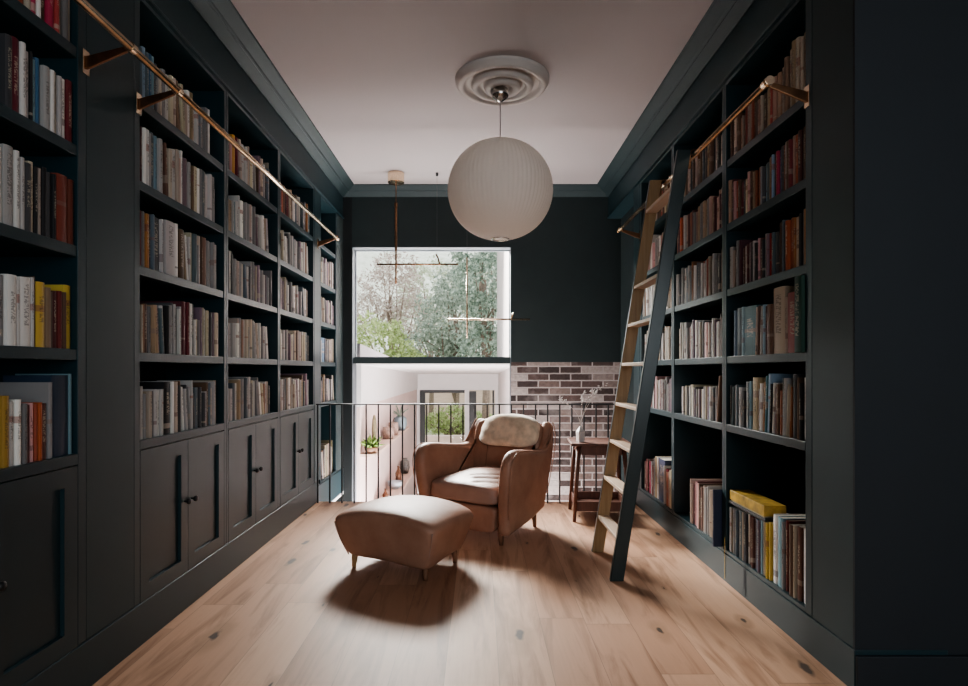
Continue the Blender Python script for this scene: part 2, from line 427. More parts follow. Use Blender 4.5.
# sloping ceiling / roof
struct('ceiling_garden', MB().hexa([(-1.6, YW + .005, 1.315), (.449, YW + .005, 1.315), (.449, YF, 1.16), (-1.6, YF, 1.16)],
                                   [(-1.6, YW + .005, 1.39), (.449, YW + .005, 1.39), (.449, YF, 1.30), (-1.6, YF, 1.30)]), M['white'])
struct('trim_9', MB().hexa([(-1.75, YW + .1, 1.36), (-1.40, YW + .1, 1.36), (-1.40, 10.2, 1.30), (-1.75, 10.2, 1.30)],
                           [(-1.75, YW + .1, 1.56), (-1.40, YW + .1, 1.56), (-1.40, 10.2, 1.42), (-1.75, 10.2, 1.42)]), M['coping'])
struct('wall_garden_end', MB().box(-1.6, .45, YF, YF + .25, .80, 1.30).box(-1.6, -1.33, YF, YF + .25, -1.5, .80).box(.36, .45, YF, YF + .25, -1.5, .80), M['white'])
d = struct('window_2', MB().box(-1.32, -1.21, YF - .02, YF + .1, -1.5, .80).box(-1.21, -.32, YF - .02, YF + .1, .735, .80)
           .box(-.22, -.06, YF - .06, YF + .1, -1.5, .775).box(.30, .34, YF, YF + .1, -1.5, .80), M['blackm'])
MB().box(-1.21, -.33, YF + .03, YF + .04, -1.5, .735).box(-.06, .30, YF + .03, YF + .04, -1.5, .80).build('window_pane', M['glass'], d)
struct('trim_10', MB().box(-.32, -.22, YF - .02, YF + .1, -1.5, .80), M['white'])
# terrace, lawn and wooded slope
struct('ground', MB().add([(-30, 13.7, -1.45), (30, 13.7, -1.45), (30, 33, -1.2), (-30, 33, -1.2)], [(0, 1, 2, 3)]), M['lawn'])
hv, hf = [], []
for j in range(13):
    for i in range(41):
        x = -40 + 2 * i; t = j / 12
        hv.append((x, 31 + 14 * t + random.uniform(-.8, .8), -1.4 + 13 * t ** 1.1 + random.uniform(-.5, .5) * t))
for j in range(12):
    for i in range(40):
        a = j * 41 + i; hf.append((a, a + 1, a + 42, a + 41))
struct('hill', MB().add(hv, hf), M['hill'], smooth=True)

# ------------------------------------------------------------------ fitted bookcases
SH = [.93, 1.33, 1.725, 2.11, 2.485]            # shelf tops
TOP = 2.95
def bookcase(side, y0, y1, label, doors=True, bottom=.195, open_bottom=False, stile=.03, stile1=None):
    s = -1 if side == 'L' else 1
    xf = XL if side == 'L' else XR
    xb = xf + s * .36                           # back of the carcass
    st1 = stile if stile1 is None else stile1
    o = thing('fitted_bookcase', ((xf + xb) / 2, (y0 + y1) / 2, bottom), label, 'bookcase', 'dark teal fitted bookcases')
    g = .001
    MB().box(xf, xb, y0 + g, y0 + stile, bottom, TOP).build('side_panel', M['paint_case'], o, bevel=.002)
    MB().box(xf, xb, y1 - st1, y1 - g, bottom, TOP).build('side_panel', M['paint_case'], o, bevel=.002)
    MB().box(xb - s * .012, xb, y0 + stile, y1 - st1, bottom, TOP).build('back_panel', M['paint_shade'], o)
    MB().box(xf, xb - s * .012, y0 + stile, y1 - st1, TOP - .02, TOP).build('top_panel', M['paint_case'], o)
    for k, z in enumerate(SH):
        MB().box(xf + (0 if k == 0 else s * .004), xb - s * .012, y0 + stile, y1 - st1, z - .042, z).build('counter' if k == 0 and doors else 'shelf', M['paint_case'], o, bevel=.002)
    MB().box(xf + (s * .02 if doors else 0), xb - s * .012, y0 + stile, y1 - st1, bottom, bottom + .02).build('base_panel', M['paint_case'], o, bevel=.002)
    if doors:
        ya, yb_ = y0 + stile + .003, y1 - st1 - .003
        ym = (ya + yb_) / 2
        for q, (a, b) in enumerate(((ya, ym - .0015), (ym + .0015, yb_))):
            z0, z1 = bottom - .0025, SH[0] - .042 - .004
            r = .072; xa, xc = xf, xf + s * .02
            db = MB().box(xa, xc, a, a + r, z0, z1).box(xa, xc, b - r, b, z0, z1).box(xa, xc, a + r, b - r, z0, z0 + r).box(xa, xc, a + r, b - r, z1 - r, z1)
            dr = db.build('door', M['paint_case'], o)
            # bead: sloped moulding round the recessed panel
            i0, i1, j0, j1 = a + r, b - r, z0 + r, z1 - r
            e = .0015; xo, xi = xf + s * .002, xf + s * .015
            pv = [(xo, i0, j0), (xo, i1, j0), (xo, i1, j1), (xo, i0, j1), (xi, i0 + e, j0 + e), (xi, i1 - e, j0 + e), (xi, i1 - e, j1 - e), (xi, i0 + e, j1 - e)]
            pm = MB().add(pv, [(0, 1, 5, 4), (1, 2, 6, 5), (2, 3, 7, 6), (3, 0, 4, 7), (4, 5, 6, 7)])
            pm.build('door_panel', M['paint_case'], dr).location = -Vector((0, 0, 0))
            bpy.data.objects[-1] if False else None
            ky = b - .035 if q == 0 else a + .035
            kz = .565
            km = MB().tube([(xf, ky, kz), (xf - s * .012, ky, kz), (xf - s * .018, ky, kz), (xf - s * .028, ky, kz), (xf - s * .034, ky, kz)], [.006, .006, .015, .016, .010], 12)
            km.build('knob', M['blackm'], dr, smooth=True)
            for ch in dr.children:      # sub-parts were given in world coordinates: move them to the case's frame
                ch.location = (-o.location[0], -o.location[1], -o.location[2])
    return o

cases = {}
cases['L0'] = bookcase('L', 1.40, 2.345, 'dark teal fitted bookcase with cupboard doors at the far left edge', stile1=.048)
cases['L1'] = bookcase('L', 2.67, 3.645, 'dark teal bookcase with two cupboard doors, first one behind the brass rail', stile=.047, stile1=.03)
cases['L2'] = bookcase('L', 3.645, 4.61, 'dark teal bookcase with two cupboard doors, second one behind the brass rail')
cases['L3'] = bookcase('L', 4.61, 5.60, 'dark teal bookcase with two cupboard doors, third one, ending at the railing', stile1=.04)
cases['L4'] = bookcase('L', 5.80, 6.46, 'narrow doorless dark teal bookcase past the railing beside the window', doors=False, bottom=.15)
cases['R1'] = bookcase('R', 2.63, 3.572, 'dark teal open bookcase nearest the camera on the ladder side', doors=False, bottom=.167, stile=.052, stile1=.03)
cases['R2'] = bookcase('R', 3.572, 4.52, 'dark teal open bookcase in the middle of the ladder side', doors=False, bottom=.167)
cases['R3'] = bookcase('R', 4.52, 5.45, 'dark teal open bookcase partly hidden behind the ladder', doors=False, bottom=.167, stile1=.06)

# ------------------------------------------------------------------ books
PAL = {
 'white': (.68, .655, .62), 'cream': (.50, .42, .32), 'pale grey': (.40, .38, .37), 'grey': (.22, .21, .21), 'charcoal': (.055, .055, .06),
 'black': (.016, .016, .018), 'navy': (.025, .035, .075), 'blue': (.05, .12, .22), 'pale blue': (.20, .30, .37), 'teal': (.03, .11, .13),
 'dark green': (.025, .075, .05), 'olive': (.13, .12, .06), 'yellow': (.44, .26, .06), 'orange': (.45, .17, .045), 'rust': (.28, .085, .04),
 'red': (.33, .04, .03), 'dark red': (.15, .022, .022), 'maroon': (.085, .022, .026), 'brown': (.11, .06, .04), 'tan': (.30, .20, .13),
 'pink': (.48, .28, .26), 'mauve': (.19, .13, .16), 'beige': (.40, .33, .27), 'slate': (.10, .13, .15)}
def book_mat(name, col):
    m, nt, b = new_mat('book cover ' + name)
    L = nt.links.new
    uv = N(nt, 'ShaderNodeUVMap'); uv.uv_map = 'UVMap'
    sp = N(nt, 'ShaderNodeSeparateXYZ'); L(uv.outputs[0], sp.inputs[0])
    fu = mth(nt, 'FRACT', sp.outputs[0]); fv = mth(nt, 'FRACT', sp.outputs[1])
    seed = mth(nt, 'FLOOR', sp.outputs[0])
    wn = N(nt, 'ShaderNodeTexWhiteNoise', noise_dimensions='1D'); L(seed, wn.inputs['W'])
    r1 = wn.outputs['Value']
    scol = N(nt, 'ShaderNodeSeparateColor'); L(wn.outputs['Color'], scol.inputs[0])
    r2, r3 = scol.outputs[1], scol.outputs[2]
    lum = sum(col) / 3
    ink = (.03, .025, .025) if lum > .2 else (.50, .44, .34)
    # lettering: broken strokes down the middle of the spine
    cb = N(nt, 'ShaderNodeCombineXYZ'); L(mth(nt, 'MULTIPLY', fu, 2.2), cb.inputs[0]); L(mth(nt, 'MULTIPLY', fv, 30.), cb.inputs[1]); L(mth(nt, 'MULTIPLY', seed, 3.7), cb.inputs[2])
    t = noise(nt, cb.outputs[0], 1.6, 1)
    strokes = mth(nt, 'GREATER_THAN', t, .50)
    inu = mth(nt, 'LESS_THAN', mth(nt, 'ABSOLUTE', mth(nt, 'SUBTRACT', fu, .5)), .24)
    v0 = mth(nt, 'ADD', .22, mth(nt, 'MULTIPLY', r1, .2)); v1 = mth(nt, 'ADD', .62, mth(nt, 'MULTIPLY', r2, .3))
    inv = mth(nt, 'MULTIPLY', mth(nt, 'GREATER_THAN', fv, v0), mth(nt, 'LESS_THAN', fv, v1))
    txt = mth(nt, 'MULTIPLY', mth(nt, 'MULTIPLY', strokes, inu), inv)
    # a coloured block or band on some spines
    bv0 = mth(nt, 'ADD', .06, mth(nt, 'MULTIPLY', r3, .62))
    band = mth(nt, 'MULTIPLY', mth(nt, 'GREATER_THAN', fv, bv0), mth(nt, 'LESS_THAN', fv, mth(nt, 'ADD', bv0, mth(nt, 'ADD', .02, mth(nt, 'MULTIPLY', r2, .13)))))
    band = mth(nt, 'MULTIPLY', band, mth(nt, 'GREATER_THAN', r1, .66))
    hsv = N(nt, 'ShaderNodeHueSaturation')
    hsv.inputs['Color'].default_value = (*col, 1)
    L(mth(nt, 'ADD', .47, mth(nt, 'MULTIPLY', r3, .06)), hsv.inputs['Hue'])
    L(mth(nt, 'ADD', .70, mth(nt, 'MULTIPLY', r1, .6)), hsv.inputs['Value'])
    bc = mixc(nt, r3, (.45, .40, .33), (.12, .03, .03)) if lum < .25 else mixc(nt, r3, (.07, .07, .09), (.30, .10, .06))
    c1 = mixc(nt, mth(nt, 'MULTIPLY', band, .6), hsv.outputs[0], bc)
    c2 = mixc(nt, mth(nt, 'MULTIPLY', txt, mth(nt, 'MULTIPLY', mth(nt, 'GREATER_THAN', r2, .35), .5)), c1, ink)
    L(c2, b.inputs['Base Color']); b.inputs['Roughness'].default_value = .5
    return m
BM = {k: book_mat(k, v) for k, v in PAL.items()}
BOOKS = []      # every book in view: dict
def cell(case, row, y0, y1, z, xf, spec, hr=(.19, .27), pal=None, tr=(.014, .042), lean=.05, clear=.34, setback=.012, depth=(.13, .2), align=False):
    first = len(BOOKS)
    """fill one shelf from its near end; spec: list of (colour, thickness, height[, lean]) used first"""
    tries = 0; c = y0; prev = None; k = 0; items = list(spec or [])
    while True:
        ang = 0.
        if items:
            it = items.pop(0)
            if it[0] is None: c += it[1]; prev = None; continue
            col, t, h = it[:3]
            if len(it) > 3: ang = it[3]
        elif spec is not None and pal is None: break
        else:
            col = random.choice(pal); t = random.uniform(*tr); h = random.uniform(*hr)
            if random.random() < .12: h += .03
            if random.random() < .45 and prev: h = prev['h'] + random.uniform(-.006, .006)
            if prev and random.random() < lean: ang = random.uniform(.06, .16)
        h = min(h, clear)
        if prev is None: ang = 0.
        if prev and not ang and prev['ang'] and random.random() < .6 and not items and spec is None: ang = prev['ang']
        if ang:
            if prev['ang'] == 0: off = min(prev['h'], h * math.cos(ang)) * math.tan(ang)
            else:
                ang = prev['ang']; off = (prev['t'] / math.cos(ang)) - prev['t'] * math.cos(ang)
        else: off = 0.
        nb = c + off; e = nb + t * math.cos(ang)
        if e > y1:
            if y1 - c > .03 and (items or pal):
                tries = tries + 1
                if tries < 6: continue
            break
        b = dict(case=case, row=row, y=nb, t=t, h=h, ang=ang, col=col, z=z, xf=xf, d=random.uniform(*depth) if h < .27 else random.uniform(.18, .26), sb=setback + random.uniform(-.006, .012))
        BOOKS.append(b); c = e + (random.uniform(.0008, .0035) if not ang else .0008); prev = b
    if align:
        for b in BOOKS[first:]: b['y'] += y1 - c

W_, CR_, PG, G_, CH, BK, NV, BL, PB, TL = 'white', 'cream', 'pale grey', 'grey', 'charcoal', 'black', 'navy', 'blue', 'pale blue', 'teal'
DG, OL, YE, OR, RU, RD, DR, MA, BR, TA, PK, MV, BE, SL = 'dark green', 'olive', 'yellow', 'orange', 'rust', 'red', 'dark red', 'maroon', 'brown', 'tan', 'pink', 'mauve', 'beige', 'slate'
PALE = [W_, W_, PG, PG, CR_, BE, G_, TA, BR, SL, CH, PG, BE, G_, MV]
MIX = [W_, PG, BE, G_, CH, BR, TA, MA, DR, SL, CR_, BK, PG, MV, RU]
WARM = [BR, RU, TA, BE, DR, MA, CR_, OR, BR, PG, CH, PK, TA]
rowsL = ['on the counter', 'second shelf up', 'third shelf up', 'fourth shelf up', 'top shelf']
z5 = SH
# far-left case: only the part beside the frame edge is in view
cell('L0', 0, 1.87, 2.293, z5[0], XL, [(YE, .030, .235), (PG, .022, .215), (W_, .026, .22), (G_, .018, .205), (MA, .016, .20), (PK, .022, .205), (RU, .014, .20), (RD, .018, .205), (BR, .03, .20), (G_, .020, .275), (NV, .09, .30), (PB, .014, .305)], depth=(.17, .22), align=True)
cell('L0', 1, 1.84, 2.293, z5[1], XL, [(G_, .03, .23), (W_, .040, .235), (PG, .012, .225), (W_, .045, .235), (PG, .016, .24), (BR, .010, .245), (YE, .040, .23), (TA, .026, .215), (BR, .020, .205), (MA, .020, .21), (DR, .020, .212), (BR, .016, .21), (YE, .038, .24)], align=True)
cell('L0', 2, 1.82, 2.293, z5[2], XL, [(W_, .035, .25), (PG, .040, .265), (W_, .020, .26), (PG, .018, .245), (CH, .03, .235), (CR_, .022, .25), (BK, .018, .24), (BE, .012, .24), (BK, .022, .25), (CH, .020, .24), (BK, .016, .24), (DR, .055, .25), (DR, .028, .245)], align=True)
cell('L0', 3, 1.80, 2.293, z5[3], XL, [(CH, .03, .24), (DR, .035, .25), (W_, .022, .25), (PG, .024, .235), (BK, .012, .245), (PB, .014, .225), (BL, .022, .24), (PG, .030, .225), (W_, .020, .225), (BE, .018, .23), (PG, .022, .225), (W_, .026, .228), (DR, .032, .235)], align=True)
cell('L0', 4, 1.78, 2.293, z5[4], XL, [(W_, .03, .25), (PG, .022, .25), (RD, .03, .24), (BE, .016, .23), (RD, .022, .245), (W_, .02, .25), (BR, .03, .24), (RD, .03, .25), (RU, .02, .24), (BE, .025, .24), (G_, .03, .24), (BE, .02, .23)], align=True)
# first railed case
a, b = 2.722, 3.61
cell('L1', 0, a, b - .03, z5[0], XL, [(W_, .02, .25), (PG, .016, .235), (W_, .016, .245), (G_, .014, .21), (TA, .018, .215), (BE, .02, .22), (W_, .022, .215), (G_, .012, .22), (PG, .022, .225), (W_, .016, .222), (PG, .014, .225), (BE, .014, .222), (PG, .012, .225), (BK, .06, .26), (W_, .02, .26), (PG, .016, .262), (BE, .02, .26), (CH, .03, .24), (BR, .02, .262), (W_, .018, .23, .09), (PG, .018, .22, .09), (CH, .02, .24, .09), (G_, .016, .23, .09)], pal=PALE)
cell('L1', 1, a, b - .02, z5[1], XL, [(PB, .03, .29), (BE, .014, .22), (RU, .022, .225), (BR, .03, .23), (G_, .024, .22), (TA, .03, .23, .08), (MV, .022, .23, .08), (SL, .018, .22, .08), (PG, .026, .235, .06), (BK, .03, .24), (G_, .03, .245), (CH, .02, .26), (PG, .022, .255), (BK, .014, .24), (W_, .02, .235), (PG, .018, .25), (MA, .04, .28), (DR, .03, .28)], pal=MIX)
cell('L1', 2, a, b - .03, z5[2], XL, [(MA, .03, .27), (DR, .02, .26), (G_, .016, .26), (RU, .03, .255), (BK, .014, .25), (SL, .016, .262), (CH, .07, .26), (PG, .012, .262), (BK, .025, .25), (PG, .09, .27), (W_, .03, .275), (BR, .05, .255), (TA, .02, .25, .12), (W_, .018, .24, .12), (PG, .02, .24)], pal=PALE)
cell('L1', 3, a, b - .06, z5[3], XL, [(PK, .03, .27), (MA, .014, .26), (W_, .02, .26), (PG, .025, .262), (G_, .02, .255), (SL, .035, .27), (PB, .022, .265), (PG, .03, .262), (W_, .03, .25), (BR, .02, .265, .07), (BE, .03, .25), (PG, .03, .26), (BE, .03, .27, .05), (PK, .02, .24)], pal=PALE)
cell('L1', 4, a, b - .14, z5[4], XL, [(W_, .014, .25), (SL, .018, .24), (PB, .03, .255), (SL, .02, .245), (BL, .022, .25), (PB, .02, .25), (CH, .012, .22), (SL, .022, .235), (G_, .02, .22), (BE, .012, .22), (BK, .02, .23), (PG, .03, .25), (W_, .03, .24), (CR_, .03, .25)], pal=PALE)
# second and third railed cases
for cs, a, b in (('L2', 3.68, 4.57), ('L3', 4.645, 5.55)):
    for r in range(5):
        cell(cs, r, a + random.uniform(0, .02), b - random.uniform(.03, .14), z5[r], XL, None, hr=(.20, .27), pal=PALE if r < 4 else WARM + PALE, lean=.07)
for r in range(5):
    if r == 4: continue
    cell('L4', r, 5.835, 6.40, z5[r], XL, [(BL, .03, .2), (W_, .02, .21), (BL, .16, .24)] if r == 1 else None, hr=(.2, .27), pal=PALE + [MV], lean=.1)
cell('L4', 'b', 5.835, 6.40, .17, XL, None, hr=(.27, .34), pal=[BE, TA, PG, BR, OL, G_, CH])
# ladder side, nearest case
a, b = 2.688, 3.538
cell('R1', 0, a, b, z5[0], XR, [(W_, .045, .285), (BK, .016, .26), (BR, .016, .285), (PK, .012, .26), (CH, .04, .30), (RU, .014, .24, .06), (BE, .026, .25, .06), (PG, .022, .28, .06), (SL, .02, .28), (RU, .022, .22), (BR, .02, .25), (MA, .03, .235, .05), (W_, .012, .255, .07), (BK, .016, .25, .07), (PB, .03, .30, .09), (TL, .022, .29, .09), (RU, .03, .255, .05), (W_, .012, .25), (PG, .018, .22), (TA, .06, .28), (SL, .02, .255), (PB, .02, .26), (SL, .02, .25)], pal=[SL, G_, PG, CH], depth=(.2, .24))
cell('R1', 1, a, b, z5[1], XR, [(DG, .06, .345), (RU, .11, .285), (BE, .02, .27), (CR_, .11, .325), (BR, .05, .25), (MA, .016, .245), (PB, .03, .255), (PG, .02, .25, .05), (BR, .024, .255, .10), (CR_, .012, .25, .10), (TL, .15, .265), (PB, .04, .27), (SL, .06, .268), (PB, .03, .26)], depth=(.22, .26), clear=.352, setback=.0)
[q_ for q_ in BOOKS if q_['case'] == 'R1' and q_['row'] == 1][0]['sb'] = -.02
cell('R1', 2, a, b, z5[2], XR, [(OR, .028, .25), (BR, .014, .255), (PG, .018, .26), (CH, .014, .245), (CR_, .036, .235), (RU, .024, .24), (RU, .02, .245), (RD, .03, .238), (BK, .01, .24), (SL, .02, .25), (BK, .016, .23), (BR, .03, .25), (CH, .03, .21), (SL, .02, .215), (PG, .02, .215), (RD, .014, .22), (MV, .014, .22), (PG, .016, .225), (BK, .02, .20), (DR, .04, .215), (PK, .016, .22), (BK, .02, .20), (PG, .018, .215), (BK, .016, .21), (MV, .026, .215), (BR, .018, .21), (MA, .02, .215)], pal=MIX, lean=0)
cell('R1', 3, a, b, z5[3], XR, [(SL, .02, .25), (BR, .03, .245), (MA, .035, .24), (RD, .03, .235), (PK, .016, .24), (DR, .02, .23), (BR, .018, .23), (PG, .016, .235), (RU, .02, .225), (CH, .022, .23), (BL, .018, .22), (RD, .018, .22), (TA, .014, .225), (BK, .014, .22), (PB, .014, .22), (RU, .018, .215), (CR_, .012, .215), (SL, .022, .2), (PB, .02, .2), (CH, .014, .195), (G_, .014, .20), (OR, .022, .20), (BR, .018, .195), (RU, .022, .20), (TA, .02, .2), (DG, .022, .19)], pal=WARM)
cell('R1', 4, a, b, z5[4], XR, [(TA, .03, .285), (BE, .024, .28), (BR, .014, .27), (BE, .034, .30), (TA, .034, .305), (BE, .034, .285), (TA, .034, .265), (BE, .03, .235), (TA, .035, .225), (TA, .035, .222)], pal=[TA, BE, TA, BR, CR_, RU], hr=(.18, .23), lean=0)
cell('R1', 'b', a, b - .0, .187, XR, [(W_, .060, .345), (BR, .040, .34), (CR_, .014, .335), (BR, .036, .335), (DR, .024, .33), (DR, .026, .34), (G_, .018, .325), (PB, .050, .365), (W_, .044, .372), (YE, .030, .29), (YE, .024, .28), (BE, .018, .33), (CR_, .016, .32), (PB, .024, .31), (MV, .024, .272), (PB, .022, .27), (MV, .02, .272), (BR, .022, .265), (DR, .02, .27), (BR, .022, .268), (W_, .016, .274), (CH, .03, .27), (BE, .02, .27), (SL, .03, .272)], pal=[PG, SL, BR, W_, G_], hr=(.25, .27), setback=.010, lean=0, tr=(.014, .024))
for q_ in BOOKS:
    if q_['case'] == 'R1' and q_['row'] == 'b' and q_['y'] > 3.07: q_['h'] = min(q_['h'], .278)
# middle case
a, b = 3.606, 4.485
cell('R2', 0, a, b - .12, z5[0], XR, [(BK, .05, .28), (TA, .02, .285, .14), (G_, .02, .21, .0), (PG, .018, .22), (CH, .02, .21), (PG, .02, .215), (W_, .02, .215), (PB, .022, .21), (MV, .03, .212), (CR_, .016, .215), (PG, .03, .21)], pal=PALE, hr=(.19, .22), lean=0)
cell('R2', 1, a + .03, b - .05, z5[1], XR, None, hr=(.21, .26), pal=[W_, PG, W_, PK, BE, MV, PG, DR, G_], lean=0)
cell('R2', 2, a, b, z5[2], XR, None, hr=(.21, .26), pal=[W_, PG, CH, BE, SL, RU, G_, W_, BK], lean=0)
cell('R2', 3, a, b, z5[3], XR, None, hr=(.20, .25), pal=[PK, MV, OR, RU, BE, BR, G_, TA, PG, MA], lean=0)
cell('R2', 4, a, b, z5[4], XR, None, hr=(.19, .25), pal=[BR, TA, BE, CH, BE, SL], lean=0)
BOOKS.append(dict(case='R2', row='b', y=a, t=.018, h=.34, ang=0., col=NV, z=.187, xf=XR, d=.25, sb=-.05))
cell('R2', 'b', a + .022, a + .62, .187, XR, None, hr=(.27, .31), pal=[PK, BR, W_, MV, SL, PG, MA, BE], lean=0)
# case behind the ladder
a, b = 4.555, 5.385
for r, (pal_, e) in enumerate((([MV, PG, MA, BE, G_, PK], .0), ([PG, BE, G_, TA], .0), ([BE, PG, W_, TA], .0), ([W_, PK, PG, BE], .1), ([BR, TA, RU, CR_], .0))):
    cell('R3', r, a, b - e, z5[r], XR, None, hr=(.20, .27), pal=pal_, lean=.05)
cell('R3', 'b', a, b, .187, XR, [(W_, .04, .30), (CR_, .04, .29), (PK, .03, .27), (RU, .05, .26), (RD, .04, .28), (W_, .02, .30), (NV, .16, .37), (W_, .03, .37), (TA, .05, .38), (G_, .03, .32), (DR, .05, .25)], pal=[RD, PG, BR], hr=(.25, .3), lean=0)

def project(x, y, z): return VX + F * x / y, VY - F * (z - EYE) / y
for bk in BOOKS:
    x0, y0 = project(bk['xf'], bk['y'], bk['z']); x1, y1 = project(bk['xf'], bk['y'] + bk['t'], bk['z'] + bk['h'])
    cx = max(0, min(968, max(x0, x1)) - max(0, min(x0, x1))); cy = max(0, min(686, max(y0, y1)) - max(0, min(y0, y1)))
    bk['area'] = cx * cy
BOOKS = [q for q in BOOKS if q['area'] > 0]
byrow = {}
for q in BOOKS: byrow.setdefault((q['case'], q['row']), []).append(q)
ones = ['', 'first', 'second', 'third', 'fourth', 'fifth', 'sixth', 'seventh', 'eighth', 'ninth', 'tenth', 'eleventh', 'twelfth', 'thirteenth', 'fourteenth', 'fifteenth', 'sixteenth', 'seventeenth', 'eighteenth', 'nineteenth', 'twentieth']
def ordinal(n):
    if n <= 20: return ones[n]
    if n % 10 == 0: return {3: 'thirtieth', 4: 'fortieth'}[n // 10]
    return {2: 'twenty-', 3: 'thirty-', 4: 'forty-'}[n // 10] + ones[n % 10]
for key, lst in byrow.items():
    lst.sort(key=lambda q: q['y'])
    n = len(lst)
    for i, q in enumerate(lst): q['n_near'] = i + 1; q['n_far'] = n - i
keep = set(id(q) for q in sorted(BOOKS, key=lambda q: -q['area'])[:296])
CASEN = {'L0': 'far-left edge bookcase', 'L1': 'first brass-railed bookcase', 'L2': 'second brass-railed bookcase', 'L3': 'third brass-railed bookcase', 'L4': 'bookcase past the railing',
         'R1': 'nearest ladder-side bookcase', 'R2': 'middle ladder-side bookcase', 'R3': 'bookcase behind the ladder'}
def rowname(case, r):
    if r == 'b': return 'bottom shelf'
    if case in ('L0', 'L1', 'L2', 'L3'): return ['counter', 'first shelf above counter', 'second shelf above counter', 'third shelf above counter', 'top shelf'][r]
    return ['second shelf up', 'third shelf up', 'fourth shelf up', 'fifth shelf up', 'top shelf'][r]

def book_geo(t, h, d):
    """cover verts/faces/uv-kind and page block; x thickness, y depth (spine at 0), z height"""
    c = min(.0022, t * .18); r = min(t * .22, .006)
    out, inn = [], []
    n = 6
    # outline in plan: fore edge left -> spine arc -> fore edge right
    out.append((-t / 2, d))
    for k in range(n + 1):
        u = -1 + 2 * k / n
        out.append((u * t / 2, r * (u * u)))
    out.append((t / 2, d))
    inn.append((-t / 2 + c, d))
    for k in range(n + 1):
        u = -1 + 2 * k / n
        inn.append((u * (t / 2 - c), r * u * u + c))
    inn.append((t / 2 - c, d))
    m = len(out)
    vs = [(x, y, 0) for x, y in out] + [(x, y, h) for x, y in out] + [(x, y, 0) for x, y in inn] + [(x, y, h) for x, y in inn]
    fs = []
    for i in range(m - 1):
        fs.append((i, i + 1, m + i + 1, m + i))                         # outside
        fs.append((2 * m + i + 1, 2 * m + i, 3 * m + i, 3 * m + i + 1)) # inside
        fs.append((m + i, m + i + 1, 3 * m + i + 1, 3 * m + i))         # top rim
        fs.append((i + 1, i, 2 * m + i, 2 * m + i + 1))                 # bottom rim
    fs.append((m - 1, 2 * m - 1, 4 * m - 1, 3 * m - 1)); fs.append((0, 2 * m, 3 * m, m))
    g = .003
    pv = []
    x0, x1, y0, y1, z0, z1 = -t / 2 + c, t / 2 - c, r * .9 + c, d - .004, .0015, h - g
    pv = [(x, y, z) for z in (z0, z1) for y in (y0, y1) for x in (x0, x1)]
    pf = [(0, 2, 3, 1), (4, 5, 7, 6), (0, 1, 5, 4), (2, 6, 7, 3), (0, 4, 6, 2), (1, 3, 7, 5)]
    return vs, fs, pv, pf
def set_uv(me, vs_t_h, seeds, only_mi=None):
    pass
def pose(q):
    s = 1 if q['xf'] < 0 else -1
    rz = PI / 2 if s > 0 else -PI / 2
    lean = -q['ang'] * s                      # top towards the near end
    # bottom near corner at (y, z): compute the centre of the base
    t, a_ = q['t'], q['ang']
    yc = q['y'] + t / 2 * math.cos(a_); zc = q['z'] + t / 2 * math.sin(a_) + .0005
    x = q['xf'] - s * q['sb']
    return (x, yc, zc), (0, lean, rz)
def colour_words(q):
    t, h = q['t'], q['h']
    a_ = 'thick ' if t > .055 else ('slim ' if t < .013 else '')
    if not a_ and h > .285: a_ = 'tall '
    return (a_ + 'leaning ' if q['ang'] else a_) + q['col']
rest_v, rest_f, rest_m, rest_uv = [], [], [], []
mats_list = [BM[k] for k in PAL] + [M['pages']]; midx = {k: i for i, k in enumerate(PAL)}
for bi, q in enumerate(BOOKS):
    t, h, d = q['t'] - .0004, q['h'], q['d']
    vs, fs, pv, pf = book_geo(t, h, d)
    seed = bi + 1
    uv_of = lambda v: (seed + min(.98, max(.02, (v[0] / t + .5))), min(.99, max(.01, v[2] / h)))
    loc, rot = pose(q)
    if id(q) in keep:
        me = bpy.data.meshes.new('book'); me.from_pydata(vs, [], fs); me.materials.append(BM[q['col']])
        ul = me.uv_layers.new(name='UVMap')
        for li, lp in enumerate(me.loops): ul.data[li].uv = uv_of(vs[lp.vertex_index])
        o = bpy.data.objects.new('book', me); C.objects.link(o)
        o.location = loc; o.rotation_euler = rot
        near = q['case'] != 'L0'
        tag(o, f"{colour_words(q)} book, {ordinal(q['n_near'] if near else q['n_far'])} from {'near' if near else 'window'} end, {rowname(q['case'], q['row'])}, {CASEN[q['case']]}",
            'book', f"books on the {CASEN[q['case']]}")
        pm = bpy.data.meshes.new('pages'); pm.from_pydata(pv, [], pf); pm.materials.append(M['pages'])
        po = bpy.data.objects.new('pages', pm); C.objects.link(po); po.parent = o
    else:
        mw = Matrix.Translation(loc) @ (Matrix.Rotation(rot[2], 4, 'Z') @ Matrix.Rotation(rot[1], 4, 'Y'))
        for V, FF, mi in ((vs, fs, midx[q['col']]), (pv, pf, len(mats_list) - 1)):
            o_ = len(rest_v)
            rest_v += [tuple(mw @ Vector(v)) for v in V]
            for f in FF:
                rest_f.append([o_ + i for i in f]); rest_m.append(mi); rest_uv += [uv_of(V[i]) for i in f]
me = bpy.data.meshes.new('books'); me.from_pydata(rest_v, [], rest_f)
for q in mats_list: me.materials.append(q)
me.polygons.foreach_set('material_index', rest_m)
ul = me.uv_layers.new(name='UVMap')
for li, uvv in enumerate(rest_uv): ul.data[li].uv = uvv
o = bpy.data.objects.new('books', me); C.objects.link(o)
tag(o, 'remaining small books filling the farther shelves on both walls', 'books', kind='stuff')

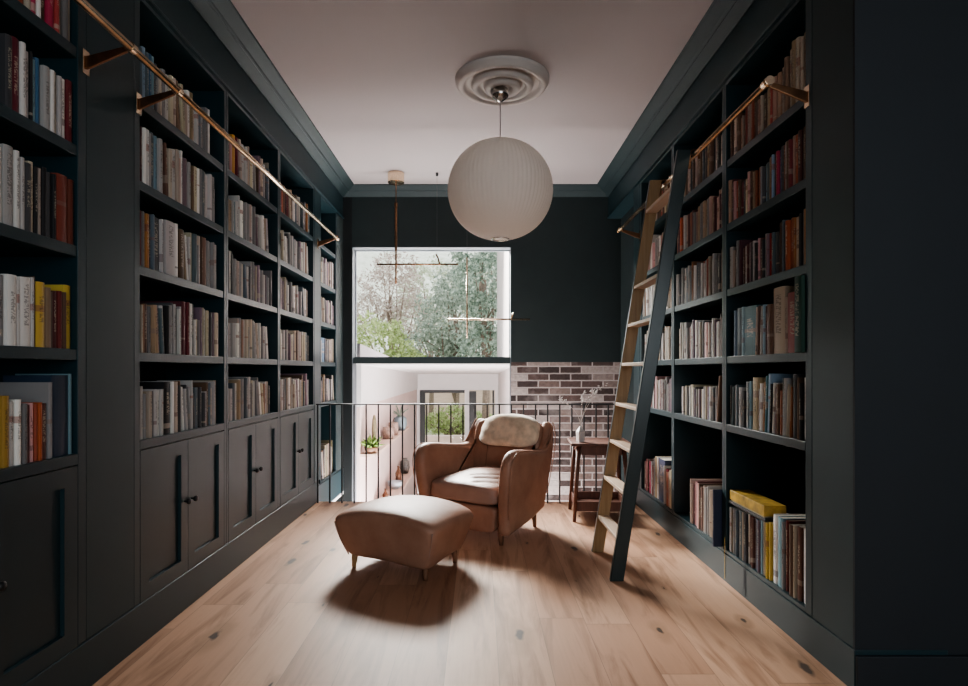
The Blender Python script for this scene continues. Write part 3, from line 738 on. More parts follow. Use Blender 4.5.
# flat items lying on the bottom row of the nearest ladder-side case
yb_ = thing('game_box', (XR + .06, 3.31, .482), 'yellow box lying flat on top of the bottom row of books', 'box')
MB().box(XR + .014, XR + .13, 3.10, 3.525, .492, .548).build('box_lid', mat('yellow printed card', (.40, .25, .04), .5, var=.45, scale=18), yb_, bevel=.002)
MB().box(XR + .018, XR + .126, 3.106, 3.519, .484, .4915).build('box_tray', mat('pale card', (.35, .30, .22), .7), yb_)
lay = MB().box(XR + .010, XR + .17, 3.085, 3.53, .468, .482).build('flat_book', mat('dark flat cover', (.02, .025, .03), .4), bevel=.002)
tag(lay, 'dark flat book lying under the yellow box on the bottom row', 'book')
rb = MB().add([(XR - .006, 3.27, .30), (XR - .006, 3.278, .30), (XR - .0065, 3.278, .012), (XR - .0065, 3.27, .012), (XR - .0065, 3.285, .05), (XR - .0065, 3.293, .05), (XR - .006, 3.293, .30), (XR - .006, 3.285, .30)], [(0, 1, 2, 3), (7, 6, 5, 4)]).build('bookmark_ribbon', mat('dark ribbon', (.015, .018, .03), .7), recalc=False)
tag(rb, 'dark ribbon marker hanging from a book over the plinth below the yellow box', 'ribbon')
rb = MB().add([(XR - .006, 3.545, .26), (XR - .006, 3.552, .26), (XR - .0065, 3.552, .015), (XR - .0065, 3.545, .015)], [(0, 1, 2, 3)]).build('bookmark_ribbon', mat('yellow ribbon', (.4, .27, .06), .7), recalc=False)
tag(rb, 'thin yellow ribbon hanging over the plinth beside the protruding navy book', 'ribbon')

# ------------------------------------------------------------------ brass library rails
def lib_rail(xr, z, ya, yb, xf, brs, label, EXT=.12):
    s = 1 if xf > 0 else -1
    o = thing('library_rail', (xr, (ya + yb) / 2, z), label, 'ladder rail')
    MB().tube([(xr, ya - EXT, z), (xr, yb + .03, z)], .015, 16).build('rod', M['brass'], o, smooth=True)
    for yy in (ya - EXT - .006, yb + .03):
        MB().tube([(xr, yy, z), (xr, yy + .008, z)], .02, 16).build('end_cap', M['brass'], o, smooth=False)
    for y in brs:
        br = MB().box(xf - s * .001, xf - s * .007, y - .019, y + .019, z - .105, z - .01).build('bracket', M['brass'], o, bevel=.002)
        am = MB()
        am.hexa([(xf - s * .007, y - .006, z - .085), (xf - s * .007, y + .006, z - .085), (xf - s * .007, y + .006, z - .035), (xf - s * .007, y - .006, z - .035)],
                [(xr + s * .012, y - .006, z - .016), (xr + s * .012, y + .006, z - .016), (xr + s * .012, y + .006, z + .006), (xr + s * .012, y - .006, z + .006)])
        a_ = am.build('bracket_arm', M['bronze'], o, bevel=.002)
        MB().tube([(xr, y - .014, z), (xr, y + .014, z)], .021, 16).build('collar', M['brass'], o, smooth=False)
lib_rail(-1.355, 2.505, 2.05, 5.70, XL, (2.337, 2.70, 5.70), 'long brass ladder rail on brackets along the cupboard-door bookcases')
lib_rail(1.275, 2.52, 2.662, 5.43, XR, (2.662, 5.43), 'shorter brass ladder rail on brackets on the wall the ladder leans against', EXT=.03)

# ------------------------------------------------------------------ ladder
lad = thing('library_ladder', (.82, 3.84, 0), 'tall oak and dark green library ladder leaning on the brass rail', 'ladder')
FX, TX, ZT = .815, 1.215, 2.555
def lx(z): return FX + (TX - FX) * z / ZT
def stile(y0, y1, mouter, minner):
    hw = .040
    mb = MB()
    a = [(lx(0) - hw, y0, 0), (lx(0) + hw, y0, 0), (lx(0) + hw, y1, 0), (lx(0) - hw, y1, 0)]
    b_ = [(lx(ZT) - hw, y0, ZT), (lx(ZT) + hw, y0, ZT), (lx(ZT) + hw, y1, ZT), (lx(ZT) - hw, y1, ZT)]
    mb.hexa(a, b_)
    return mb
M['ladder_green'] = mat('dark green gloss paint', (.014, .025, .026), .32, var=.05)
near = stile(3.545, 3.577, 0, 0); far = stile(4.115, 4.147, 0, 0)
# inner faces are bare oak, outer faces and edges painted
def two_tone(mb, inner):
    mb.mi = [0] * len(mb.f)
    for k, f in enumerate(mb.f):
        ys = [mb.v[i][1] for i in f]
        if max(ys) - min(ys) < 1e-5 and abs(ys[0] - inner) < 1e-5: mb.mi[k] = 1
    return mb
two_tone(near, 3.577).build('stile', [M['ladder_green'], M['oak']], lad, bevel=.004)
two_tone(far, 4.115).build('stile', [M['ladder_green'], M['oak']], lad, bevel=.004)
for zr in (.245, .515, .765, 1.017, 1.287, 1.553, 1.815, 2.335):
    x = lx(zr)
    MB().box(x - .038, x + .038, 3.577, 4.115, zr - .011, zr + .011).build('rung', M['oak_tread'], lad, bevel=.003)
for y in (3.561, 4.131):
    MB().tube([(1.248, y - .008, 2.47), (1.249, y - .008, 2.53), (1.258, y - .008, 2.548), (1.275, y - .008, 2.556), (1.292, y - .008, 2.548), (1.302, y - .008, 2.53), (1.303, y - .008, 2.50)], .007, 8).build('hook', M['bronze'], lad, smooth=True)
    MB().box(1.20, 1.255, y - .014, y - .002, 2.44, 2.50).build('hook_plate', M['bronze'], lad, bevel=.002)

# ------------------------------------------------------------------ railing
rl = thing('balcony_railing', (0, YR, 0), 'thin black metal railing with upright bars along the floor edge', 'railing')
MB().box(-1.528, 1.448, YR - .018, YR + .018, .922, .934).build('handrail', M['blackm'], rl, bevel=.002)
MB().box(-1.528, 1.448, YR - .012, YR + .012, .035, .043).build('bottom_rail', M['blackm'], rl) if False else None
k = 0
x = -1.515
while x < 1.44:
    MB().box(x - .0065, x + .0065, YR - .0065, YR + .0065, 0, .922).build('baluster', M['blackm'], rl)
    x += .1137

# ------------------------------------------------------------------ superbox for upholstery
def superbox(hx, hy, hz, p=6., n=14, fn=None):
    bm = bmesh.new()
    bmesh.ops.create_cube(bm, size=2)
    bmesh.ops.subdivide_edges(bm, edges=bm.edges[:], cuts=n, use_grid_fill=True)
    for v in bm.verts:
        q = v.co; mx = max(abs(q.x), abs(q.y), abs(q.z))
        pn = (abs(q.x) ** p + abs(q.y) ** p + abs(q.z) ** p) ** (1 / p)
        q = q * (mx / pn)
        c = Vector((q.x * hx, q.y * hy, q.z * hz))
        v.co = fn(c, q) if fn else c
    mb = MB(); bm.verts.index_update()
    mb.add([tuple(v.co) for v in bm.verts], [[v.index for v in f.verts] for f in bm.faces])
    bm.free()
    return mb
def smoothstep(a, b, x):
    t = max(0., min(1., (x - a) / (b - a))); return t * t * (3 - 2 * t)
def catmull(pts, n=6, closed=True):
    out = []; m = len(pts)
    for i in range(m if closed else m - 1):
        p0, p1, p2, p3 = (pts[(i - 1) % m], pts[i], pts[(i + 1) % m], pts[(i + 2) % m]) if closed else (pts[max(0, i - 1)], pts[i], pts[i + 1], pts[min(m - 1, i + 2)])
        for k in range(n):
            t = k / n
            out.append(tuple(.5 * (2 * p1[j] + (p2[j] - p0[j]) * t + (2 * p0[j] - 5 * p1[j] + 4 * p2[j] - p3[j]) * t * t + (3 * p1[j] - p0[j] - 3 * p2[j] + p3[j]) * t ** 3) for j in range(2)))
    return out

# ------------------------------------------------------------------ armchair
RZ = math.radians(-34)
ch = thing('armchair', (-.150, 4.395, 0), 'tan leather armchair with rounded arms and a cream back cushion', 'armchair', rz=RZ, world=False)
# side panels: profile in (y, z); y runs from front to back
prof = [(.060, .075), (.034, .20), (.010, .36), (.000, .50), (.012, .595), (.050, .652), (.115, .676), (.22, .672), (.36, .654), (.50, .638), (.595, .636), (.655, .660), (.700, .718), (.735, .785), (.768, .828), (.802, .815),
        (.806, .74), (.786, .58), (.748, .40), (.720, .24), (.69, .155), (.60, .140), (.40, .118), (.20, .085)]
prof = catmull(prof, 5)
def inset(pr, dist):
    m = len(pr); out = []
    for i in range(m):
        a, b_ = Vector(pr[i - 1]), Vector(pr[(i + 1) % m])
        tn = (b_ - a).normalized(); nn = Vector((tn.y, -tn.x))     # outline runs clockwise seen from +x: inward normal
        out.append((pr[i][0] + nn.x * dist, pr[i][1] + nn.y * dist))
    return out
def side(sx):
    T = .096; R = .042; steps = 6
    rings = []
    offs = [(-T / 2, R)] if False else []
    for k in range(steps + 1):
        a = PI / 2 * k / steps
        offs.append((-T / 2 + R * (1 - math.sin(a)) , R * (1 - math.cos(PI / 2 - (PI / 2 - a)) ) if False else R * (1 - math.sin(a)) ))
    # quarter-round: x goes from face to rim while the outline grows
    q = []
    for k in range(steps + 1):
        a = PI / 2 * k / steps
        q.append((-T / 2 + R - R * math.cos(a), R - R * math.sin(a)))
    q = q + [(-x, i) for x, i in reversed(q)]
    mb = MB(); m = len(prof)
    vs = []
    for x, ins in q:
        for (y, z) in inset(prof, ins):
            xc = sx * (.350 + .045 * smoothstep(.1, .66, z) - .02 * smoothstep(.70, .88, z) - .062 * smoothstep(.35, .8, y))
            bul = 1 + .10 * math.sin(PI * max(0, min(1, (z - .14) / .5)))
            vs.append((xc + sx * x * bul, y, z))
    fs = []
    for r in range(len(q) - 1):
        for i in range(m):
            j = (i + 1) % m
            fs.append((r * m + i, r * m + j, (r + 1) * m + j, (r + 1) * m + i))
    fs.append(tuple(range(m))); fs.append(tuple(range((len(q) - 1) * m, len(q) * m)))
    mb.add(vs, fs)
    return mb
for sx in (-1, 1):
    a_ = side(sx).build('arm', M['leather'], ch, smooth=True)
    # piping along the outer rim
    pts = [(sx * (.350 + .045 * smoothstep(.1, .66, z) - .02 * smoothstep(.70, .88, z) - .062 * smoothstep(.35, .8, y) + .052), y, z) for y, z in inset(prof, .006)]
    MB().tube(pts[5:95], .0035, 6).build('piping', M['leather'], a_, smooth=True)
# front rail and base
def fr(c, q): 
    z = c.z + .175; k = 1 - .06 * smoothstep(.3, .12, z)
    return Vector((c.x * k, c.y + .075, z))
superbox(.30, .045, .095, 8, 8, fr).build('seat_rail', M['leather'], ch, smooth=True)
MB().box(-.30, .30, .08, .70, .145, .20).build('seat_base', M['leather'], ch, bevel=.01)
# seat cushion with crown and creases
def seatfn(c, q):
    u, v = q.x, q.y
    top = max(0., q.z)
    crown = .036 * (1 - u * u) * (1 - .6 * v * v) * top
    cre = 0.
    for (a0, b0, a1, b1, w, dp) in ((.15, -.55, .75, -.25, .045, .018), (-.05, -.35, .70, .05, .045, .016), (.30, -.8, .85, -.55, .04, .012), (-.6, .1, -.1, .45, .06, .006)):
        dx, dy = a1 - a0, b1 - b0; L2 = dx * dx + dy * dy
        t = max(0, min(1, ((u - a0) * dx + (v - b0) * dy) / L2)); ds = math.hypot(u - a0 - t * dx, v - b0 - t * dy)
        cre += dp * math.exp(-(ds / w) ** 2)
    zz = .335 + c.z + crown - cre * top
    return Vector((c.x * (1 + .02 * (q.z < 0)), .335 + c.y, zz + .030 * (c.y + .29) / .58 + .008))
cu = superbox(.312, .325, .070, 7, 40, seatfn).build('seat_cushion', M['leather_seat'], ch, smooth=True)
pp = []
for k in range(25):
    a0 = -1 + 2 * k / 24; pp.append((a0 * .27, .018 + .012 * abs(a0) ** 6 , .372 + .004 * (1 - a0 * a0)))
MB().tube(pp, .004, 6).build('piping', M['leather_seat'], cu, smooth=True)
# inside back, reclined
def backfn(c, q):
    z = .555 + c.z; y = .655 + c.y + .16 * (z - .40) - .02 * (1 - q.x * q.x)
    return Vector((c.x * (1 - .05 * smoothstep(.5, .86, z)), y, z + .018 * (1 - q.x * q.x) * max(0, q.z)))
bk_ = superbox(.322, .055, .275, 8, 16, backfn).build('backrest', M['leather'], ch, smooth=True)
for xs in (-.14, .14):
    MB().tube([(xs, .565, .40), (xs, .576, .48), (xs, .590, .56), (xs, .605, .64)], .0025, 6).build('seam', M['legwood'], bk_, smooth=True)
def outerback(c, q):
    z = .50 + c.z; y = .735 + c.y + .10 * (z - .5)
    return Vector((c.x * (1 + .03 * (z - .5)), y, z))
superbox(.285, .035, .325, 8, 10, outerback).build('outer_back', M['leather'], ch, smooth=True)
# cream head cushion slung over the back
def pil(c, q):
    w = 1 - .10 * (q.z > 0) * q.z ** 2
    th = 1 - .35 * abs(q.x) ** 3
    y = .628 + c.y * th + .34 * (c.z) - .03 * (1 - q.x ** 2)
    n_ = .006 * math.sin(q.x * 7 + q.z * 3) * math.cos(q.z * 6)
    return Vector((c.x * w + .058, y - n_, .747 + c.z * (1 - .10 * abs(q.x) ** 2) + .02 * (1 - q.x ** 2)))
superbox(.262, .085, .125, 4.4, 24, pil).build('back_cushion', M['hide'], ch, smooth=True)
for lx_, ly_, tilt in ((-.31, .085, -.006), (.31, .085, .006)):
    MB().tube([(lx_, ly_, .12), (lx_ + tilt, ly_ - .004, .06), (lx_ + tilt * 1.4, ly_ - .006, 0)], [.026, .02, .015], 14).build('leg', M['legwood'], ch, smooth=True)
for lx_ in (-.27, .27):
    MB().tube([(lx_, .63, .18), (lx_ * 1.01, .65, .08), (lx_ * 1.02, .655, 0)], [.026, .02, .014], 14).build('leg', M['legwood'], ch, smooth=True)

# ------------------------------------------------------------------ ottoman
ot = thing('ottoman', (-.473, 3.845, 0), 'tan leather footstool with a domed top in front of the armchair', 'footstool', rz=math.radians(-26), world=False)
HX, HY = .385, .285
def otf(c, q):
    zt = (q.z + 1) / 2
    sag = .012 * (1 - q.x * q.x) * (1 - q.y * q.y)
    tp = 1 - .22 * (1 - zt) ** 1.2 + .015 * math.sin(PI * zt)
    dome = smoothstep(.45, 1., zt) * (.066 * (1 - abs(q.x) ** 2.2) + .022 * (1 - abs(q.y) ** 2.4))
    sagc = .030 * max(0, q.x) * max(0, -q.y) * (1 - zt) ** 2
    return Vector((c.x * tp, c.y * tp, .078 + zt * .25 + dome - sagc))
superbox(HX, HY, 1., 9, 26, otf).build('body', M['leather'], ot, smooth=True)
for sx in (-1, 1):
    for sy in (-1, 1):
        pts = []
        for k in range(12):
            zt = .04 + .86 * k / 11; tp = 1 - .22 * (1 - zt) ** 1.2 + .015 * math.sin(PI * zt)
            pts.append((sx * HX * tp * .93, sy * HY * tp * .925, .078 + zt * .25))
        MB().tube(pts, .0045, 6).build('piping', M['leather_seat'], ot, smooth=True)
        lx_, ly_ = sx * .255, sy * .178
        MB().tube([(lx_, ly_, .10), (lx_ * 1.02, ly_ * 1.02, .065), (lx_ * 1.03, ly_ * 1.03, .02), (lx_ * 1.03, ly_ * 1.03, 0)], [.022, .020, .014, .013], 14).build('leg', M['oak' if sy < 0 and sx < 0 else 'legwood'], ot, smooth=True)

# ------------------------------------------------------------------ side stool, vase and twigs
stl = thing('side_table', (1.025, 5.15, 0), 'dark walnut side table with splayed legs in front of the brick wall', 'side table', rz=math.radians(-4), world=False)
MB().box(-.25, .25, -.235, .235, .622, .645).build('tabletop', M['walnut'], stl, bevel=.004)
MB().box(-.165, .165, -.19, -.165, .545, .622).box(-.165, .165, .165, .19, .545, .622).box(-.19, -.165, -.165, .165, .545, .622).box(.165, .19, -.165, .165, .545, .622).build('apron', M['walnut'], stl, bevel=.002)
for sx in (-1, 1):
    for sy in (-1, 1):
        MB().tube([(sx * .185, sy * .185, .622), (sx * .225, sy * .228, 0)], [.018, .014], 12).build('leg', M['walnut'], stl, smooth=True)
t_ = MB()
for (z0, z1) in ((.085, .165),):
    t_.box(-.20, .20, -.215, -.197, z0, z1).box(-.20, .20, .197, .215, z0, z1).box(-.215, -.197, -.20, .20, z0, z1).box(.197, .215, -.20, .20, z0, z1)
t_.build('stretcher', M['walnut'], stl, bevel=.002)
MB().box(-.197, .197, -.197, .197, .095, .108).build('lower_shelf', M['walnut'], stl)
vz = .6455
vs_ = thing('bottle_vase', (.855, 5.06, vz), 'small white gabled bottle vase on the walnut side table', 'vase', rz=.3, world=False)
vb = MB(); rw = .028
vb.add([(x, y, z) for z, k in ((0, 1), (.085, 1), (.125, .28), (.132, .28)) for x, y in ((-rw * k, -rw * k), (rw * k, -rw * k), (rw * k, rw * k), (-rw * k, rw * k))],
       [(0, 1, 2, 3)] + [(4 * l + i, 4 * l + (i + 1) % 4, 4 * l + 4 + (i + 1) % 4, 4 * l + 4 + i) for l in range(3) for i in range(4)])
vb.build('vase_body', M['ceramic'], vs_, bevel=.003)
tw = thing('dried_branches', (.855, 5.06, vz + .134), 'pale dried sprigs fanning up from the small white vase', 'dried branch', world=False)
rr = random.Random(5)
for (dx, dy, dz, n) in ((-.16, .02, .225, 14), (.04, .05, .285, 16), (.13, .0, .315, 18), (.22, .04, .355, 20)):
    stem = MB(); pts = []
    for k in range(9):
        t = k / 8; pts.append((dx * t ** 1.5 + .006 * math.sin(5 * t), dy * t, dz * t + .02 * math.sin(PI * t)))
    stem.tube(pts, [.0016 * (1 - .5 * k / 8) for k in range(9)], 5)
    sp_ = stem.build('stem', M['twig'], tw, smooth=True)
    lf = MB()
    for k in range(n):
        t = rr.uniform(.55, 1.0); i = min(7, int(t * 8)); p = Vector(pts[i]).lerp(Vector(pts[i + 1]), t * 8 - i)
        d_ = Vector((rr.uniform(-1, 1), rr.uniform(-.6, .6), rr.uniform(-.2, 1))).normalized(); p = p + d_ * rr.uniform(.004, .03)
        lf.tube([p - d_ * .012, p, p + d_ * .010], [.001, .004, .001], 5)
    lf.build('buds', M['ceramic'], sp_, smooth=True)

# ------------------------------------------------------------------ ceiling rose and pendant lamp
CX, CY = .163, 4.24
rose = MB().lathe([(0, -.05), (.05, -.05), (.072, -.046), (.074, -.066), (.085, -.078), (.118, -.078), (.130, -.066), (.133, -.044), (.150, -.040), (.168, -.042), (.170, -.060), (.182, -.068), (.205, -.066), (.216, -.054), (.219, -.030), (.240, -.026), (.266, -.028), (.268, -.048), (.280, -.056), (.300, -.055), (.314, -.046), (.316, -.028), (.330, -.022), (.332, 0)], 72, (CX, CY, HC))
ro = rose.build('ceiling_rose', M['plaster'], smooth=True); tag(ro, 'round white moulded plaster ceiling rose above the globe lamp', 'ceiling rose')
RB = .371; CZ = 2.519
CX = .150
pl = thing('pendant_lamp', (CX, CY, CZ), 'large round ribbed off-white globe pendant lamp hanging from the ceiling rose', 'pendant lamp')
MB().lathe([(0, .052), (.03, .055), (.058, .035), (.062, 0), (.055, -.02), (.02, -.045), (.008, -.05), (0, -.05)], 32, (CX, CY, HC - .055 - .05)).build('canopy', M['chrome'], pl, smooth=True)
MB().tube([(CX, CY, HC - .15), (CX, CY, CZ + RB * .95)], .0035, 8).build('cord', M['coping'], pl)
NR = 72; sub_ = 5
gv, gf = [], []
NL = 40
for j in range(NL + 1):
    th = .10 + (PI - .20) * j / NL
    zz = math.cos(th) * RB * .93; r0 = math.sin(th) ** .92 * RB
    for i in range(NR * sub_):
        a0 = 2 * PI * i / (NR * sub_); fr_ = (i % sub_) / sub_
        r_ = r0 - .0042 * math.sin(th) * (1 - abs(math.cos(PI * fr_)) ** .7)
        gv.append((CX + r_ * math.cos(a0), CY + r_ * math.sin(a0), CZ + zz))
n_ = NR * sub_
for j in range(NL):
    for i in range(n_):
        k2 = (i + 1) % n_; gf.append((j * n_ + i, j * n_ + k2, (j + 1) * n_ + k2, (j + 1) * n_ + i))
MB().add(gv, gf).build('globe_shade', M['shade'], pl, smooth=True)
for zz in (1, -1):
    MB().lathe([(.058, .006), (.064, .0), (.058, -.006), (.050, 0), (.058, .006)], 32, (CX, CY, CZ + zz * RB * .926)).build('ring', M['chrome'], pl, smooth=True)
MB().lathe([(.04, .04), (.05, 0), (.04, -.04), (0, -.05)], 20, (CX, CY, CZ)).build('bulb', M['ceramic'], pl, smooth=True)

# ------------------------------------------------------------------ mobile chandelier over the void
YM = 6.24
def pm(px, py): return ((px - VX) / F * YM, YM, EYE + (VY - py) / F * YM)
mo = thing('mobile_chandelier', (pm(396, 180)[0], YM, HC), 'thin brass bar mobile chandelier hanging in front of the window', 'chandelier')
cx_, _, _z = pm(396, 180)
MB().lathe([(0, 0), (.082, 0), (.086, -.008), (.086, -.100), (.080, -.108), (0, -.108)], 32, (cx_, YM, HC)).build('canopy', M['brass'], mo)
MB().tube([(cx_, YM, HC - .108), (cx_, YM, pm(0, 206)[2])], .005, 10).build('rod', M['bronze'], mo, smooth=True)
MB().tube([(cx_, YM, pm(0, 205)[2]), (cx_, YM, pm(0, 250)[2]), (cx_, YM, pm(0, 251)[2]), (cx_, YM, pm(0, 284)[2])], [.014, .014, .009, .009], 10).build('rod', M['bronze'], mo, smooth=True)
MB().tube([(cx_ , YM, pm(0, 207)[2]), (cx_, YM, pm(0, 203)[2])], .018, 12).build('joint', M['bronze'], mo)
MB().tube([pm(377, 264.3), pm(458, 264.3)], .009, 10).build('bar', M['bronze'], mo, smooth=True)
MB().tube([pm(436, 254), pm(438, 258), pm(440, 265)], .008, 8).build('joint', M['bronze'], mo, smooth=True)
hx_ = pm(437, 0)[0]
MB().tube([(hx_, YM, HC), (hx_, YM, pm(0, 254)[2])], .0012, 6).build('wire', M['coping'], mo)
MB().lathe([(0, 0), (.014, 0), (.014, -.03), (.006, -.035), (0, -.035)], 14, (hx_, YM, HC)).build('ceiling_hook', M['blackm'], mo)
mo2 = mo
vx_ = pm(467, 0)[0]
MB().tube([(vx_, YM, pm(0, 264.3)[2] + .9), (vx_, YM, pm(0, 258)[2])], .0015, 6).build('wire', M['coping'], mo)
MB().tube([(vx_, YM, pm(0, 257)[2]), (vx_, YM, pm(0, 338)[2])], .009, 10).build('rod', M['brass'], mo, smooth=True)
MB().tube([pm(448, 319.3), pm(530, 319.3)], .010, 10).build('bar', M['brass'], mo, smooth=True)
MB().tube([pm(511, 319), pm(513, 314), pm(513.5, 312.5)], .008, 8).build('joint', M['brass'], mo, smooth=True)
MB().tube([(vx_, YM, pm(0, 264.3)[2] + .9), (vx_, YM, HC)], .0015, 6).build('wire', M['coping'], mo)

# ------------------------------------------------------------------ shelves and plants in the garden room
s1 = tag(MB().box(-1.39, -1.20, 7.0, 10.4, .232, .27).build('wall_shelf', M['shelfw'], bevel=.004), 'pale timber shelf carrying the cactus along the pink wall', 'shelf', 'shelves on the pink wall')
s2 = tag(MB().box(-1.39, -1.14, 7.7, 11.0, -.57, -.53).build('wall_shelf', M['shelfw'], bevel=.004), 'lower pale timber shelf with bottles along the pink wall', 'shelf', 'shelves on the pink wall')
def lathed(name, prof, loc, m, label, cat, n=20):
    return tag(MB().lathe(prof, n, (0, 0, 0)).build(name, m, smooth=True), label, cat)
def put(o, loc): o.location = loc; return o
p1 = thing('potted_cactus', (-1.30, 7.45, .27), 'tall brown cactus in a pot on the upper pink-wall shelf', 'potted plant')
MB().lathe([(0, 0), (.05, 0), (.062, .10), (.055, .105), (.05, .09), (0, .09)], 20, (-1.30, 7.45, .27)).build('pot', M['terra'], p1, smooth=True)
MB().lathe([(.02, .08), (.030, .14), (.033, .25), (.026, .36), (.012, .42), (0, .425)], 14, (-1.30, 7.45, .27)).build('cactus_stem', M['cactus'], p1, smooth=True)
p2 = thing('potted_succulent', (-1.27, 7.08, .27), 'bushy green succulent in a low pot in front of the cactus', 'potted plant')
MB().lathe([(0, 0), (.06, 0), (.085, .07), (.078, .075), (.07, .06), (0, .06)], 20, (-1.27, 7.08, .27)).build('pot', M['terra'], p2, smooth=True)
lf = MB()
for k in range(70):
    az = rr.uniform(0, 2 * PI); el = rr.uniform(.1, 1.3); L_ = rr.uniform(.09, .17)
    d_ = Vector((math.cos(az) * math.cos(el), math.sin(az) * math.cos(el), math.sin(el)))
    p = Vector((-1.27, 7.08, .345)); lf.tube([p, p + d_ * L_ * .6, p + d_ * L_], [.006, .014, .002], 6)
lf.build('leaves', M['succ'], p2, smooth=True)
for yy, rr_, hh, lb in ((8.55, .085, .17, 'nearer'), (9.05, .08, .19, 'farther')):
    bb = tag(MB().lathe([(0, 0), (rr_ * .85, 0), (rr_, hh * .5), (rr_ * .9, hh), (rr_ * .84, hh), (rr_ * .9, hh * .5), (0, .02)], 20).build('woven_basket', M['basket'], smooth=True), f'small brown woven basket on the upper shelf, {lb} of the two', 'basket', 'baskets on the pink-wall shelf')
    bb.location = (-1.295, yy, .2705)
pot3 = thing('potted_houseplant', (-1.28, 9.75, .27), 'blue-grey round pot with a sprig at the shelf far end', 'potted plant')
MB().lathe([(0, 0), (.07, 0), (.11, .10), (.10, .20), (.06, .23), (.05, .22), (.0, .20)], 20, (-1.28, 9.75, .27)).build('pot', mat('blue grey glaze', (.22, .28, .31), .5), pot3, smooth=True)
sg = MB()
for k in range(9):
    a0 = rr.uniform(-1.2, 1.2); L_ = rr.uniform(.15, .3)
    p = Vector((-1.28, 9.70, .48)); e = p + Vector((math.sin(a0) * L_ * .7, rr.uniform(-.15, .15), L_ * math.cos(a0)))
    sg.tube([p, p.lerp(e, .5) + Vector((0, 0, .03)), e], [.004, .012, .003], 5)
sg.build('leaves', M['leaf_dark'], pot3, smooth=True)
put(lathed('bottle', [(0, 0), (.045, 0), (.048, .16), (.018, .22), (.018, .27), (0, .27)], None, M['bottle'], 'tall brown bottle on the lower shelf behind the blue bowl', 'bottle'), (-1.27, 9.45, -.5295))
put(lathed('vase', [(0, 0), (.06, 0), (.09, .10), (.08, .2), (.04, .24), (.045, .26), (0, .25)], None, M['vase_dk'], 'dark patterned round vase at the far end of the lower shelf', 'vase'), (-1.28, 10.35, -.5295))
put(lathed('bowl', [(0, 0), (.05, 0), (.10, .05), (.115, .11), (.108, .11), (.09, .05), (0, .015)], None, M['bowl'], 'pale blue bowl on the lower pink-wall shelf', 'bowl'), (-1.26, 9.0, -.5295))
put(lathed('bottle', [(0, 0), (.04, 0), (.042, .09), (.014, .13), (.014, .17), (0, .17)], None, M['bottle'], 'short dark bottle at the near end of the lower shelf', 'bottle'), (-1.27, 8.15, -.5295))

# ------------------------------------------------------------------ garden trees
def tree(name, loc, label, cat, blobs, leafm, nleaf, ls, seed, trunk=True, sparse=.0):
    r_ = random.Random(seed)
    o = thing(name, loc, label, cat, None, world=False)
    tm = MB(); H = max(b[2] for b in blobs)
    if trunk:
        tm.tube([(0, 0, 0), (.05, 0, H * .4), (blobs[0][0] * .6, blobs[0][1] * .6, H * .85)], [.12, .09, .05], 8)
        for (bx, by, bz, br) in blobs:
            for k in range(3):
                e = Vector((bx + r_.uniform(-.6, .6) * br, by + r_.uniform(-.6, .6) * br, bz + r_.uniform(-.3, .6) * br))
                s0 = Vector((.05, 0, H * r_.uniform(.25, .5)))
                tm.tube([s0, s0.lerp(e, .5) + Vector((r_.uniform(-.2, .2), 0, .15)), e], [.05, .03, .012], 6)
        tm.build('trunk', M['bark'], o, smooth=True)
    lv = MB(); tot = sum(b[3] ** 2 for b in blobs)
    for (bx, by, bz, br) in blobs:
        for k in range(int(nleaf * br * br / tot)):
            d_ = Vector((r_.gauss(0, 1), r_.gauss(0, 1), r_.gauss(0, 1))).normalized()
            rad = br * (r_.uniform(.35, 1.0) ** .5) * (1 + .18 * math.sin(d_.x * 7 + seed) * math.cos(d_.z * 6 + by))
            p = Vector((bx, by, bz)) + Vector((d_.x, d_.y, d_.z * .85)) * rad
            u = Vector((r_.uniform(-1, 1), r_.uniform(-1, 1), r_.uniform(-1, 1))).normalized(); w_ = u.cross(Vector((r_.uniform(-1, 1), r_.uniform(-1, 1), r_.uniform(-1, 1)))).normalized()
            s_ = ls * r_.uniform(.6, 1.3)
            lv.add([p - u * s_, p - w_ * s_ * .45, p + u * s_, p + w_ * s_ * .45], [(0, 1, 2, 3)])
    lv.build('crown', leafm, o, recalc=False)
    return o
G0 = -1.4
tree('garden_shrub', (-2.7, 15.8, G0), 'lime green rounded shrub at the lower left of the window view', 'shrub', [(0, 0, 3.1, 1.15), (-.9, .2, 2.7, .9), (.8, .1, 2.6, .8)], M['leaf_lime'], 5200, .075, 3)
tree('garden_tree', (-.75, 18.9, G0), 'grey-green dense tree in the middle of the window view', 'tree', [(0, 0, 4.2, 1.3), (-.7, .3, 3.2, 1.1), (.6, 0, 3.0, 1.1), (.1, 0, 5.2, .9)], M['leaf_grey'], 6500, .08, 4)
tree('blossom_tree', (-3.3, 22.3, G0), 'pinkish brown thin tree high at the left of the window view', 'tree', [(0, 0, 5.6, 1.3), (-.9, .3, 4.8, 1.0), (.8, 0, 4.6, 1.0), (.2, 0, 6.4, .9)], M['leaf_blossom'], 3600, .075, 5)
tree('blue_green_tree', (.15, 16.3, G0), 'darker blue-green leafy tree at the right of the window view', 'tree', [(0, 0, 5.1, 1.0), (-.3, .2, 6.0, .8), (.2, 0, 4.2, .8), (-.1, 0, 3.3, .7)], M['leaf_dark'], 3600, .08, 6)
tree('pale_tree', (-2.1, 26.2, G0), 'pale green tall tree behind the grey-green tree', 'tree', [(0, 0, 6.2, 1.5), (1.3, .3, 5.0, 1.4), (-.8, 0, 4.8, 1.3), (2.6, 0, 6.6, 1.3)], M['leaf_pale'], 5200, .09, 7)
